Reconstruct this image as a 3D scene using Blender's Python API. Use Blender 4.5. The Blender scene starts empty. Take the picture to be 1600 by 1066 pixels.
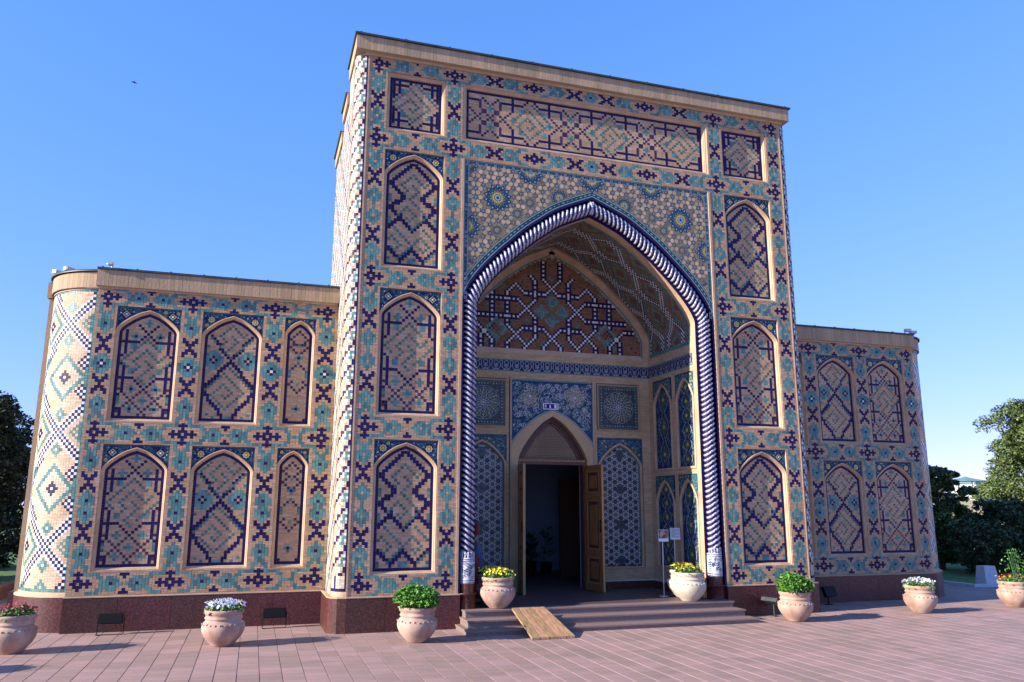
import bpy, math, random
import numpy as np
from mathutils import Vector, Matrix

random.seed(7)
rng = np.random.default_rng(7)
C = bpy.context.scene.collection
SC = bpy.context.scene

# ------------------------------------------------------------------ camera
cam_d = bpy.data.cameras.new('camera'); cam = bpy.data.objects.new('camera', cam_d); C.objects.link(cam)
YAW, PITCH, ROLL = 0.3081519654, 0.202974147, 0.0025782571
_f = Vector((math.sin(YAW)*math.cos(PITCH), math.cos(YAW)*math.cos(PITCH), math.sin(PITCH)))
_r = Vector((math.cos(YAW), -math.sin(YAW), 0)); _u = _r.cross(_f)
_r2 = _r*math.cos(ROLL) + _u*math.sin(ROLL); _u2 = -_r*math.sin(ROLL) + _u*math.cos(ROLL)
cam.matrix_world = Matrix(((_r2.x, _u2.x, -_f.x, -5.0199), (_r2.y, _u2.y, -_f.y, -11.4109), (_r2.z, _u2.z, -_f.z, 1.70), (0, 0, 0, 1)))
cam_d.lens = 27.9707; cam_d.sensor_width = 36; cam_d.clip_end = 2000; cam_d.clip_start = 0.05
SC.camera = cam

# ------------------------------------------------------------------ world and sun
SUN_EL = math.radians(22.5); SUN_FRONT = math.radians(7.2)
w = bpy.data.worlds.new('World'); SC.world = w; w.use_nodes = True
nt = w.node_tree; nt.nodes.clear()
sky = nt.nodes.new('ShaderNodeTexSky'); sky.sky_type = 'NISHITA'; sky.sun_disc = False
sky.sun_elevation = SUN_EL; sky.sun_rotation = math.atan2(-math.cos(SUN_FRONT), -math.sin(SUN_FRONT)) % (2*math.pi)
sky.altitude = 700; sky.air_density = 1.0; sky.dust_density = 0.1; sky.ozone_density = 3.0
bg = nt.nodes.new('ShaderNodeBackground'); bg.inputs['Strength'].default_value = 0.14
wo = nt.nodes.new('ShaderNodeOutputWorld')
hsv = nt.nodes.new('ShaderNodeHueSaturation'); hsv.inputs['Saturation'].default_value = 0.98
nt.links.new(sky.outputs[0], hsv.inputs['Color']); sp = nt.nodes.new('ShaderNodeSeparateColor'); cb = nt.nodes.new('ShaderNodeCombineColor')
nt.links.new(hsv.outputs[0], sp.inputs[0])
for i_, e_ in enumerate((0.85, 0.55, 0.64)):
    pw = nt.nodes.new('ShaderNodeMath'); pw.operation = 'POWER'; pw.inputs[1].default_value = e_
    nt.links.new(sp.outputs[i_], pw.inputs[0]); nt.links.new(pw.outputs[0], cb.inputs[i_])
mx = nt.nodes.new('ShaderNodeMix'); mx.data_type = 'RGBA'; mx.blend_type = 'MULTIPLY'; mx.inputs[0].default_value = 1.0; mx.inputs[7].default_value = (0.585, 1.03, 1.80, 1)
nt.links.new(cb.outputs[0], mx.inputs[6]); nt.links.new(mx.outputs[2], bg.inputs[0]); nt.links.new(bg.outputs[0], wo.inputs[0])
sd = bpy.data.lights.new('sun', 'SUN'); sd.energy = 5.0; sd.angle = math.radians(0.5); sd.color = (1.0, 0.93, 0.82)
sun = bpy.data.objects.new('sun', sd); C.objects.link(sun); sun.location = (-30, -5, 20)
to_sun = Vector((-math.cos(SUN_FRONT)*math.cos(SUN_EL), -math.sin(SUN_FRONT)*math.cos(SUN_EL), math.sin(SUN_EL)))
sun.rotation_euler = to_sun.to_track_quat('Z', 'Y').to_euler()
SC.view_settings.view_transform = 'Standard'; SC.view_settings.look = 'None'
SC.view_settings.exposure = 1.15; SC.view_settings.gamma = 1; SC.view_settings.use_curve_mapping = False
SC.render.engine = 'CYCLES'

# ------------------------------------------------------------------ materials
def mat(name, col, rough=0.7, col2=None, scale=8.0, detail=4, bump=0.0, bscale=None, metal=0.0, tone=0.0, spec=0.5, ramp=(0.35, 0.65), coat=0.0, trans=0.0, coords='Object', stretch=None):
    m = bpy.data.materials.new(name); m.use_nodes = True; n = m.node_tree; b = n.nodes['Principled BSDF']
    b.inputs['Roughness'].default_value = rough; b.inputs['Metallic'].default_value = metal
    b.inputs['Specular IOR Level'].default_value = spec; b.inputs['Coat Weight'].default_value = coat
    tc = n.nodes.new('ShaderNodeTexCoord'); vec = tc.outputs[coords]
    if stretch:
        mp = n.nodes.new('ShaderNodeMapping'); mp.inputs['Scale'].default_value = stretch
        n.links.new(vec, mp.inputs[0]); vec = mp.outputs[0]
    out = None
    c = (*col, 1)
    if col2 is not None:
        nz = n.nodes.new('ShaderNodeTexNoise'); nz.inputs['Scale'].default_value = scale; nz.inputs['Detail'].default_value = detail
        n.links.new(vec, nz.inputs['Vector'])
        cr = n.nodes.new('ShaderNodeValToRGB'); cr.color_ramp.elements[0].position = ramp[0]; cr.color_ramp.elements[1].position = ramp[1]
        cr.color_ramp.elements[0].color = c; cr.color_ramp.elements[1].color = (*col2, 1)
        n.links.new(nz.outputs['Fac'], cr.inputs[0]); out = cr.outputs[0]
    if tone > 0:
        at = n.nodes.new('ShaderNodeAttribute'); at.attribute_name = 'tone'
        mr = n.nodes.new('ShaderNodeMapRange'); mr.inputs['To Min'].default_value = 1-tone; mr.inputs['To Max'].default_value = 1+tone
        n.links.new(at.outputs['Fac'], mr.inputs['Value'])
        hs = n.nodes.new('ShaderNodeHueSaturation')
        if out is not None: n.links.new(out, hs.inputs['Color'])
        else: hs.inputs['Color'].default_value = c
        n.links.new(mr.outputs[0], hs.inputs['Value']); out = hs.outputs[0]
        m2 = n.nodes.new('ShaderNodeMapRange'); m2.inputs['To Min'].default_value = 0.5+tone*0.07; m2.inputs['To Max'].default_value = 0.5-tone*0.07
        n.links.new(at.outputs['Fac'], m2.inputs['Value']); n.links.new(m2.outputs[0], hs.inputs['Hue'])
    if out is not None: n.links.new(out, b.inputs['Base Color'])
    else: b.inputs['Base Color'].default_value = c
    if bump > 0:
        nb = n.nodes.new('ShaderNodeTexNoise'); nb.inputs['Scale'].default_value = bscale or scale*4; nb.inputs['Detail'].default_value = 5
        n.links.new(vec, nb.inputs['Vector'])
        bp = n.nodes.new('ShaderNodeBump'); bp.inputs['Strength'].default_value = bump; bp.inputs['Distance'].default_value = 0.01
        n.links.new(nb.outputs['Fac'], bp.inputs['Height']); n.links.new(bp.outputs[0], b.inputs['Normal'])
    if trans > 0: b.inputs['Transmission Weight'].default_value = trans
    return m

M = {}
M['buff'] = mat('buff_brick', (0.420, 0.265, 0.150), 0.88, (0.48, 0.32, 0.19), 1.6, tone=0.2, bump=0.12, bscale=60)
M['pink'] = mat('pink_brick', (0.41, 0.215, 0.135), 0.88, (0.45, 0.26, 0.165), 1.6, tone=0.2, bump=0.12, bscale=60)
M['navy'] = mat('navy_glazed_tile', (0.016, 0.006, 0.062), 0.5, tone=0.5, spec=0.2)
M['plum'] = mat('plum_glazed_tile', (0.045, 0.010, 0.045), 0.4, tone=0.4)
M['turq'] = mat('turquoise_glazed_tile', (0.092, 0.200, 0.190), 0.4, tone=0.35, spec=0.25)
M['green'] = mat('sea_green_glazed_tile', (0.10, 0.20, 0.165), 0.45, tone=0.3, spec=0.25)
M['white'] = mat('white_glazed_tile', (0.62, 0.61, 0.60), 0.3, tone=0.1)
M['yellow'] = mat('yellow_glazed_tile', (0.55, 0.42, 0.10), 0.35, tone=0.2)
M['ibuff'] = mat('shaded_orange_brick', (0.175, 0.092, 0.048), 0.85, (0.23, 0.13, 0.068), 2.5, tone=0.35)  # orange vault and tympanum brick, colour darkened to carry the porch shade
M['ipink'] = mat('shaded_red_orange_brick', (0.175, 0.076, 0.040), 0.85, (0.22, 0.105, 0.055), 2.5, tone=0.35)  # redder companion, with the same shade put into its colour
M['paleb'] = mat('pale_glazed_brick', (0.45, 0.37, 0.265), 0.6, (0.53, 0.46, 0.35), 4, tone=0.15)
M['tan'] = mat('tan_brick', (0.40, 0.29, 0.165), 0.88, (0.46, 0.35, 0.22), 1.6, tone=0.25, bump=0.12, bscale=60)
M['dturq'] = mat('dull_green_tile', (0.085, 0.150, 0.130), 0.5, tone=0.35, spec=0.2)
M['bast'] = mat('sunlit_orange_brick', (0.54, 0.375, 0.235), 0.85, (0.62, 0.46, 0.32), 3, tone=0.2)  # brick of the rounded ends, lightened so strong sun is in the colour
M['olive'] = mat('olive_tile', (0.055, 0.065, 0.035), 0.5, tone=0.3, spec=0.2)
M['ybuff'] = mat('porch_brick', (0.44, 0.30, 0.165), 0.85, (0.50, 0.36, 0.205), 2.0, tone=0.18)
M['mortar'] = mat('lime_mortar', (0.40, 0.30, 0.215), 0.9, (0.47, 0.365, 0.275), 6, bump=0.2)
M['moulding'] = mat('carved_buff_moulding', (0.50, 0.335, 0.205), 0.8, (0.40, 0.26, 0.155), 5, bump=0.25, bscale=40)
M['cornice'] = mat('cornice_brick', (0.42, 0.285, 0.165), 0.85, (0.29, 0.20, 0.125), 2.2, bump=0.25, bscale=30, tone=0.16, stretch=(1.0, 1.0, 0.5), detail=7, ramp=(0.30, 0.75))
M['roof'] = mat('dark_metal_sheet', (0.022, 0.032, 0.035), 0.5, (0.04, 0.05, 0.05), 5)
M['mnavy'] = mat('mosaic_navy_ground', (0.008, 0.016, 0.075), 0.4, (0.010, 0.028, 0.095), 30, spec=0.15)
M['mteal'] = mat('mosaic_teal_ground', (0.012, 0.048, 0.075), 0.4, (0.018, 0.065, 0.095), 30, spec=0.15)
M['mblue'] = mat('mosaic_cobalt_ground', (0.007, 0.035, 0.105), 0.4, (0.010, 0.055, 0.13), 25, spec=0.15)
M['mgreen'] = mat('mosaic_dark_green', (0.03, 0.08, 0.05), 0.4)
M['mlime'] = mat('mosaic_lime', (0.25, 0.33, 0.06), 0.4)
M['mcream'] = mat('mosaic_cream_line', (0.48, 0.46, 0.47), 0.4)
M['mpale'] = mat('mosaic_pale_blue', (0.27, 0.36, 0.37), 0.4)
M['mgirih'] = mat('mosaic_grey_ground', (0.035, 0.055, 0.065), 0.45, (0.075, 0.075, 0.06), 22, spec=0.15)
M['mdark'] = mat('mosaic_dark_outline', (0.012, 0.03, 0.07), 0.4)
M['mfield'] = mat('mosaic_field_ground', (0.15, 0.125, 0.08), 0.5, (0.24, 0.19, 0.12), 30, spec=0.2)
M['plate'] = mat('buff_plate', (0.40, 0.255, 0.145), 0.7, (0.46, 0.33, 0.19), 9, tone=0.28)
M['ropew'] = mat('white_glazed_rope', (0.43, 0.43, 0.47), 0.4, (0.08, 0.08, 0.19), 52, detail=4, ramp=(0.46, 0.60), coat=0.08, bump=0.2, bscale=60)
M['granite'] = mat('dark_red_granite', (0.036, 0.008, 0.007), 0.42, (0.15, 0.045, 0.034), 55, detail=8, ramp=(0.42, 0.72), tone=0.18)
M['stepst'] = mat('step_granite', (0.15, 0.095, 0.085), 0.6, (0.24, 0.165, 0.145), 70, detail=7, tone=0.1)
M['terra'] = mat('terrace_floor', (0.07, 0.045, 0.05), 0.5, (0.10, 0.065, 0.07), 20)
M['slab'] = mat('rose_paving', (0.365, 0.218, 0.188), 0.7, (0.262, 0.188, 0.168), 2.2, detail=6, tone=0.14, stretch=(1.0, 3.2, 1), bump=0.12, bscale=25, ramp=(0.3, 0.7), coords='Object', spec=0.3)
M['joint'] = mat('paving_joint', (0.20, 0.15, 0.15), 0.9, (0.50, 0.40, 0.38), 0.6, detail=2, ramp=(0.42, 0.56))
M['wood'] = mat('varnished_door_wood', (0.20, 0.075, 0.020), 0.42, (0.33, 0.15, 0.045), 6, stretch=(6, 6, 0.6), bump=0.1, bscale=30)
M['woodl'] = mat('pale_bevel_wood', (0.42, 0.25, 0.10), 0.5, (0.30, 0.16, 0.06), 6, stretch=(6, 6, 0.6))  # paler wood tone for panel mouldings and the free leaf edge
M['wooddk'] = mat('dark_carved_wood', (0.10, 0.042, 0.020), 0.5, (0.07, 0.03, 0.018), 12, stretch=(3, 3, 1), bump=0.2, bscale=50)
M['plank'] = mat('raw_plank', (0.42, 0.265, 0.135), 0.7, (0.27, 0.135, 0.065), 5, stretch=(9, 1.2, 3), detail=6, tone=0.25, bump=0.1, bscale=20)
M['cotta'] = mat('terracotta', (0.30, 0.165, 0.118), 0.88, (0.43, 0.30, 0.235), 6, detail=6, bump=0.25, bscale=30, ramp=(0.35, 0.62))
M['cottap'] = mat('pale_terracotta', (0.42, 0.35, 0.26), 0.85, (0.52, 0.45, 0.36), 6, detail=6, bump=0.25, bscale=30)
M['soil'] = mat('soil', (0.05, 0.03, 0.02), 0.95)
M['leafb'] = mat('basil_leaf', (0.060, 0.185, 0.016), 0.5, tone=0.5)
M['leafd'] = mat('flower_leaf', (0.06, 0.15, 0.03), 0.55, tone=0.5)
M['leaft'] = mat('tree_leaf', (0.055, 0.095, 0.022), 0.6, tone=0.65)
M['leafc'] = mat('conifer_needle', (0.016, 0.030, 0.014), 0.7, tone=0.6)
M['leafp'] = mat('pale_pine_needle', (0.085, 0.125, 0.030), 0.65, tone=0.5)
M['leafk'] = mat('dark_shrub_leaf', (0.036, 0.062, 0.020), 0.6, tone=0.6)
M['fwhite'] = mat('white_petal', (0.85, 0.85, 0.88), 0.6)
M['fyell'] = mat('yellow_petal', (0.80, 0.62, 0.02), 0.6, tone=0.15)
M['fred'] = mat('red_petal', (0.30, 0.008, 0.015), 0.6, tone=0.4)
M['forange'] = mat('orange_petal', (0.72, 0.25, 0.02), 0.6, tone=0.2)
M['black'] = mat('black_metal', (0.006, 0.006, 0.007), 0.6, spec=0.15)
M['steel'] = mat('grey_steel', (0.45, 0.45, 0.46), 0.4, metal=0.6)
M['paper'] = mat('white_card', (0.62, 0.66, 0.70), 0.5)
M['photo'] = mat('printed_photo', (0.12, 0.035, 0.03), 0.4, (0.42, 0.30, 0.26), 14, ramp=(0.45, 0.6))
M['signb'] = mat('violet_blue_enamel', (0.03, 0.008, 0.20), 0.4, spec=0.2)
M['signw'] = mat('white_enamel', (0.75, 0.74, 0.82), 0.3)
M['plaster'] = mat('blue_grey_plaster', (0.26, 0.36, 0.50), 0.8)
M['clothr'] = mat('dark_red_cloth', (0.22, 0.012, 0.018), 0.8, (0.10, 0.01, 0.012), 9, bump=0.4, bscale=20)
M['clothb'] = mat('blue_cloth', (0.05, 0.08, 0.22), 0.8, (0.02, 0.03, 0.09), 9)
M['concrete'] = mat('pale_concrete', (0.50, 0.52, 0.55), 0.8, (0.42, 0.44, 0.47), 9, bump=0.2)
M['grass'] = mat('lawn', (0.05, 0.11, 0.018), 0.9, (0.09, 0.16, 0.03), 4, bump=0.6, bscale=60)
M['dirt'] = mat('dry_hill_earth', (0.45, 0.34, 0.19), 0.9, (0.36, 0.30, 0.15), 0.3)
M['bark'] = mat('bark', (0.09, 0.06, 0.04), 0.9, (0.05, 0.035, 0.025), 8, bump=0.5)
M['kerb'] = mat('kerb_brick', (0.22, 0.09, 0.05), 0.8, (0.30, 0.14, 0.08), 12, tone=0.2)
M['teal'] = mat('weathered_teal_roof', (0.12, 0.22, 0.22), 0.6)
M['glass'] = mat('grey_lamp_glass', (0.38, 0.39, 0.41), 0.3)

# ------------------------------------------------------------------ helpers
def setp(o, label=None, cat=None, group=None, kind=None):
    if label: o['label'] = label
    if cat: o['category'] = cat
    if group: o['group'] = group
    if kind: o['kind'] = kind
    return o
def empty(name, loc=(0, 0, 0), label=None, cat=None, group=None, rz=0):
    o = bpy.data.objects.new(name, None); C.objects.link(o); o.location = loc; o.rotation_euler = (0, 0, rz)
    o.empty_display_size = 0.1
    return setp(o, label, cat, group)
def link(name, me, parent=None, kind=None):
    o = bpy.data.objects.new(name, me); C.objects.link(o)
    if parent is not None: o.parent = parent
    if kind: o['kind'] = kind
    return o
class MB:
    """collects faces of several materials into one mesh"""
    def __init__(s): s.v = []; s.f = []; s.m = []; s.t = []; s.mats = []; s.sm = []
    def mi(s, m):
        if m not in s.mats: s.mats.append(m)
        return s.mats.index(m)
    def poly(s, pts, m, tone=0.5, smooth=False):
        k = len(s.v); s.v.extend(pts); s.f.append(tuple(range(k, k+len(pts)))); s.m.append(s.mi(m)); s.t.append(tone); s.sm.append(smooth)
    def faces(s, verts, faces, m, tone=0.5, smooth=False):
        k = len(s.v); s.v.extend(verts); i = s.mi(m)
        for f in faces: s.f.append(tuple(a+k for a in f)); s.m.append(i); s.t.append(tone); s.sm.append(smooth)
    def box(s, a, b, m, tone=0.5):
        x0, y0, z0 = a; x1, y1, z1 = b
        s.faces([(x0, y0, z0), (x1, y0, z0), (x1, y1, z0), (x0, y1, z0), (x0, y0, z1), (x1, y0, z1), (x1, y1, z1), (x0, y1, z1)],
                [(0, 3, 2, 1), (4, 5, 6, 7), (0, 1, 5, 4), (1, 2, 6, 5), (2, 3, 7, 6), (3, 0, 4, 7)], m, tone)
    def bar(s, p, q, r, m, n=6, r2=None, smooth=True):
        p = Vector(p); q = Vector(q); d = (q-p)
        if d.length < 1e-6: return
        d.normalize(); a = d.orthogonal().normalized(); b = d.cross(a); r2 = r if r2 is None else r2
        vs = [tuple(p+(a*math.cos(t)+b*math.sin(t))*r) for t in [2*math.pi*i/n for i in range(n)]] + [tuple(q+(a*math.cos(t)+b*math.sin(t))*r2) for t in [2*math.pi*i/n for i in range(n)]]
        s.faces(vs, [(i, (i+1) % n, n+(i+1) % n, n+i) for i in range(n)], m, smooth=smooth)
        s.faces(vs, [tuple(range(n-1, -1, -1)), tuple(range(n, 2*n))], m)
    def lathe(s, prof, m, n=28, c=(0, 0, 0), a0=0, a1=2*math.pi, smooth=True):
        full = abs(a1-a0-2*math.pi) < 1e-6; k = n if full else n+1
        vs = []
        for r, z in prof:
            for i in range(k):
                t = a0+(a1-a0)*i/n; vs.append((c[0]+r*math.cos(t), c[1]+r*math.sin(t), c[2]+z))
        fs = []
        for j in range(len(prof)-1):
            for i in range(n):
                i2 = (i+1) % k; fs.append((j*k+i, j*k+i2, (j+1)*k+i2, (j+1)*k+i))
        s.faces(vs, fs, m, smooth=smooth)
    def mesh(s, name, fmap=None):
        me = bpy.data.meshes.new(name)
        v = np.array(s.v, float).reshape(-1, 3)
        if fmap is not None: v = np.stack(fmap(v[:, 0], v[:, 1], v[:, 2]), -1)
        me.from_pydata(v.tolist(), [], s.f)
        for m in s.mats: me.materials.append(M[m])
        me.polygons.foreach_set('material_index', s.m); me.polygons.foreach_set('use_smooth', s.sm)
        a = me.attributes.new('tone', 'FLOAT', 'FACE'); a.data.foreach_set('value', s.t)
        me.update(); return me
    def build(s, name, parent=None, kind=None, fmap=None, loc=None):
        o = link(name, s.mesh(name, fmap), parent, kind)
        if loc: o.location = loc
        return o

def npmesh(name, verts, quads, midx, tones, mats, smooth=False):
    me = bpy.data.meshes.new(name); n = len(quads)
    k = quads.shape[1]
    me.vertices.add(len(verts)); me.vertices.foreach_set('co', np.ascontiguousarray(verts, np.float32).ravel())
    me.loops.add(n*k); me.loops.foreach_set('vertex_index', quads.astype(np.int32).ravel())
    me.polygons.add(n); me.polygons.foreach_set('loop_start', np.arange(n, dtype=np.int32)*k)
    me.polygons.foreach_set('loop_total', np.full(n, k, np.int32))
    me.polygons.foreach_set('material_index', midx.astype(np.int32))
    me.polygons.foreach_set('use_smooth', np.full(n, bool(smooth)))
    for m in mats: me.materials.append(M[m])
    a = me.attributes.new('tone', 'FLOAT', 'FACE'); a.data.foreach_set('value', tones.astype(np.float32))
    me.update(calc_edges=True); me.validate(); return me

# codes of the brick and tile grids
BUFF, NAVY, TURQ, WHITE, YEL, GREEN, PLUM = 1, 2, 3, 4, 5, 6, 7
CODEM = {16: 'olive', 13: 'dturq', 14: 'bast', 15: 'tan', 12: 'ybuff', 9: 'paleb', 10: 'ibuff', 11: 'ipink', 1: 'buff', 2: 'navy', 3: 'turq', 4: 'white', 5: 'yellow', 6: 'green', 7: 'plum', 8: 'pink'}
def tile_field(name, parent, grid, ue, ve, fmap, seed=0, w0=-0.012, w1=0.0, gap=0.0034, pink=0.36, vpair=True, lift=0.0012, run=(1, 2, 2)):
    """every brick and every glazed tile of a wall is its own little block: rows of buff bricks, coloured tiles set upright"""
    r = np.random.default_rng(seed); nv, nu = grid.shape; R = []
    BR = (BUFF, 9, 10, 12, 14); done = (grid == 0) | np.isin(grid, BR)
    for j in range(nv):
        for i in range(nu):
            if done[j, i]: continue
            c = grid[j, i]; j2 = j+1
            if vpair and j+1 < nv and grid[j+1, i] == c and not done[j+1, i]: j2 = j+2
            done[j:j2, i] = True
            R.append((ue[i], ve[j], ue[i+1], ve[j2], c))
    # bricks: two thin courses to every tile row
    for j in range(nv):
        vm = (ve[j]+ve[j+1])/2
        for h, (va, vb) in enumerate(((ve[j], vm), (vm, ve[j+1]))):
            i = 0
            while i < nu:
                c = grid[j, i]
                if c not in BR: i += 1; continue
                L = run[int(r.integers(len(run)))]; i2 = i+1
                while i2 < nu and i2-i < L and grid[j, i2] == c: i2 += 1
                R.append((ue[i], va, ue[i2], vb, c)); i = i2
    if not R: return None
    R = np.array(R, float); n = len(R)
    g = gap/2
    code = R[:, 4].astype(int)
    pk = r.random(n) < pink; code = np.where((code == 1) & (r.random(n) < 0.16), 15, code); code = np.where((code == 1) & pk, 8, np.where((code == 10) & pk, 11, code))
    top = w1 + np.where(np.isin(code, (1, 8, 9, 10, 11, 12, 14, 15)), r.normal(0, 0.0004, n), lift + r.normal(0, 0.0005, n))
    u0, v0, u1, v1 = R[:, 0]+g, R[:, 1]+g, R[:, 2]-g, R[:, 3]-g
    lo = np.full(n, w0)
    P = np.empty((n, 8, 3))
    for k, (a, b, c) in enumerate([(u0, v0, lo), (u1, v0, lo), (u1, v1, lo), (u0, v1, lo), (u0, v0, top), (u1, v0, top), (u1, v1, top), (u0, v1, top)]):
        P[:, k, 0] = a; P[:, k, 1] = b; P[:, k, 2] = c
    V = P.reshape(-1, 3); V = np.stack(fmap(V[:, 0], V[:, 1], V[:, 2]), -1)
    F = np.array([(4, 5, 6, 7), (0, 1, 5, 4), (1, 2, 6, 5), (2, 3, 7, 6), (3, 0, 4, 7)])
    Q = (F[None]+8*np.arange(n)[:, None, None]).reshape(-1, 4)
    codes = sorted(set(code)); mats = [CODEM[c] for c in codes]; lut = {c: i for i, c in enumerate(codes)}
    mi = np.repeat(np.array([lut[c] for c in code]), 5); tn = np.repeat(r.random(n), 5)
    return link(name, npmesh(name, V, Q, mi, tn, mats), parent, 'stuff')

def lin(a, b, n): return list(np.linspace(a, b, n+1))
def front(y0=0.0): return lambda u, v, w: (u, y0-w, v)

# --- pointed arch, normalised half profile from spring to apex
ARC = [(1, 0), (0.992, 0.05), (0.968, 0.115), (0.918, 0.21), (0.84, 0.322), (0.75, 0.432), (0.665, 0.525), (0.54, 0.655), (0.42, 0.757), (0.30, 0.85), (0.15, 0.93), (0, 1.0)]
def arch_half(hw, zs, za, n=26):
    P = np.array(ARC, float); t = np.r_[0, np.cumsum(np.hypot(*(P[1:]-P[:-1]).T))]
    # smooth Catmull-Rom through the points
    out = []
    Q = np.vstack([2*P[0]-P[1]*[1, 1], P, 2*P[-1]-P[-2]])
    Q[0] = (1, -0.05)
    for s in np.linspace(0, t[-1], n):
        k = min(np.searchsorted(t, s, side='right')-1, len(P)-2); f = (s-t[k])/(t[k+1]-t[k])
        a, b, c, d = Q[k], Q[k+1], Q[k+2], Q[k+3]
        p = 0.5*((2*b)+(c-a)*f+(2*a-5*b+4*c-d)*f*f+(3*b-a-3*c+d)*f**3)
        out.append((p[0]*hw, zs+p[1]*(za-zs)))
    out[0] = (hw, zs); out[-1] = (0.0, za)
    return out
def arch_path(hw, zs, za, zb, n=26, uc=0.0):
    """left foot, up and over the apex, down to the right foot"""
    h = arch_half(hw, zs, za, n)
    R = [(hw, zb)] + h if zb < zs-1e-6 else list(h)
    return [(uc-x, z) for x, z in R] + [(uc+x, z) for x, z in R[-2::-1]]
def offset(path, d, closed=False):
    """shift a polyline towards its right-hand side (inside, for a left-to-right arch)"""
    P = np.array(path, float); n = len(P); out = []
    for i in range(n):
        a = P[(i-1) % n] if (closed or i > 0) else None; b = P[(i+1) % n] if (closed or i < n-1) else None
        e = []
        if a is not None: v = P[i]-a; e.append(v/np.hypot(*v))
        if b is not None: v = b-P[i]; e.append(v/np.hypot(*v))
        ns = [np.array((v[1], -v[0])) for v in e]
        m = sum(ns)/len(ns); L = m@m
        m = m/max(L, 0.25)
        out.append(tuple(P[i]+m*d))
    return out
def inside(path, u, v):
    """even-odd test for arrays"""
    u = np.asarray(u, float); v = np.asarray(v, float); r = np.zeros(u.shape, bool); n = len(path)
    for i in range(n):
        x0, y0 = path[i]; x1, y1 = path[(i+1) % n]
        if y0 == y1: continue
        c = ((y0 > v) != (y1 > v)) & (u < (x1-x0)*(v-y0)/(y1-y0)+x0); r ^= c
    return r
def arch_z(hw, zs, za, x):
    h = arch_half(hw, zs, za, 60); xs = [p[0] for p in h][::-1]; zz = [p[1] for p in h][::-1]
    return np.interp(abs(x), xs, zz)
def sweep(mb, path, prof, m, closed=False, smooth=False):
    """profile of (offset, w) swept along a path in the wall plane"""
    rows = [offset(path, d, closed) if abs(d) > 1e-9 else list(path) for d, _ in prof]
    n = len(path)
    for k in range(len(prof)-1):
        A, B = rows[k], rows[k+1]; wa, wb = prof[k][1], prof[k+1][1]
        vs = [(x, z, wa) for x, z in A]+[(x, z, wb) for x, z in B]
        fs = [(i, n+i, n+(i+1) % n, (i+1) % n) for i in range(n if closed else n-1)]
        mb.faces(vs, fs, m, smooth=smooth)
def ribbon(mb, pts, wd, w, m):
    P = np.array(pts, float)
    if len(P) < 2: return
    d = np.gradient(P, axis=0); L = np.hypot(d[:, 0], d[:, 1])+1e-9; nn = np.stack([-d[:, 1]/L, d[:, 0]/L], -1)*wd/2
    A = P+nn; B = P-nn; n = len(P)
    mb.faces([(a[0], a[1], w) for a in A]+[(b[0], b[1], w) for b in B], [(n+i, n+i+1, i+1, i) for i in range(n-1)], m)
def star(mb, c, r, n, ri, m, w, rot=0.0, tone=0.5):
    pts = []
    for i in range(2*n):
        rr = r if i % 2 == 0 else r*ri; t = rot+math.pi*i/n; pts.append((c[0]+rr*math.sin(t), c[1]+rr*math.cos(t), w))
    k = len(mb.v)
    mb.faces([(c[0], c[1], w)]+pts, [(0, 1+(i+1) % (2*n), 1+i) for i in range(2*n)], m, tone)
def disc(mb, c, r, m, w, n=8, rot=0.0, tone=0.5):
    mb.poly([(c[0]+r*math.sin(rot-2*math.pi*i/n), c[1]+r*math.cos(rot-2*math.pi*i/n), w) for i in range(n)], m, tone)
def circ(c, r, n=16, a0=0, a1=2*math.pi): return [(c[0]+r*math.cos(a0+(a1-a0)*i/n), c[1]+r*math.sin(a0+(a1-a0)*i/n)) for i in range(n+1)]

def tile_strip(name, parent, path, wd, fmap, m='navy', step=0.042, w0=-0.006, w1=0.0015, seed=1, closed=False):
    """a border of single tiles following a path"""
    P = np.array(path+[path[0]] if closed else path, float); r = np.random.default_rng(seed); mb = MB()
    L = np.r_[0, np.cumsum(np.hypot(*(P[1:]-P[:-1]).T))]; n = max(3, int(L[-1]/step))
    s = np.linspace(0, L[-1], n+1)
    I = np.array(offset(path, wd, closed)); I = np.vstack([I, I[:1]]) if closed else I
    # corners must stay: sample both rails by the same parameter
    def at(Q, t): return np.array([np.interp(t, L, Q[:, 0]), np.interp(t, L, Q[:, 1])])
    g = 0.0012
    for k in range(n):
        cs = [s[k]+g] + [q for q in L if s[k]+g+1e-4 < q < s[k+1]-g-1e-4] + [s[k+1]-g]
        o = [at(P, t) for t in cs]; i_ = [at(I, t) for t in cs]
        tn = r.random(); wz = w1+r.normal(0, 0.0004)
        for a in range(len(cs)-1):
            mb.poly([(*o[a], wz), (*i_[a], wz), (*i_[a+1], wz), (*o[a+1], wz)], m, tn)
            mb.poly([(*o[a], w0), (*o[a], wz), (*o[a+1], wz), (*o[a+1], w0)], m, tn)
            mb.poly([(*i_[a], wz), (*i_[a], w0), (*i_[a+1], w0), (*i_[a+1], wz)], m, tn)
        mb.poly([(*o[0], w0), (*i_[0], w0), (*i_[0], wz), (*o[0], wz)], m, tn)
        mb.poly([(*o[-1], wz), (*i_[-1], wz), (*i_[-1], w0), (*o[-1], w0)], m, tn)
    return mb.build(name, parent, 'stuff', fmap)

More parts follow.
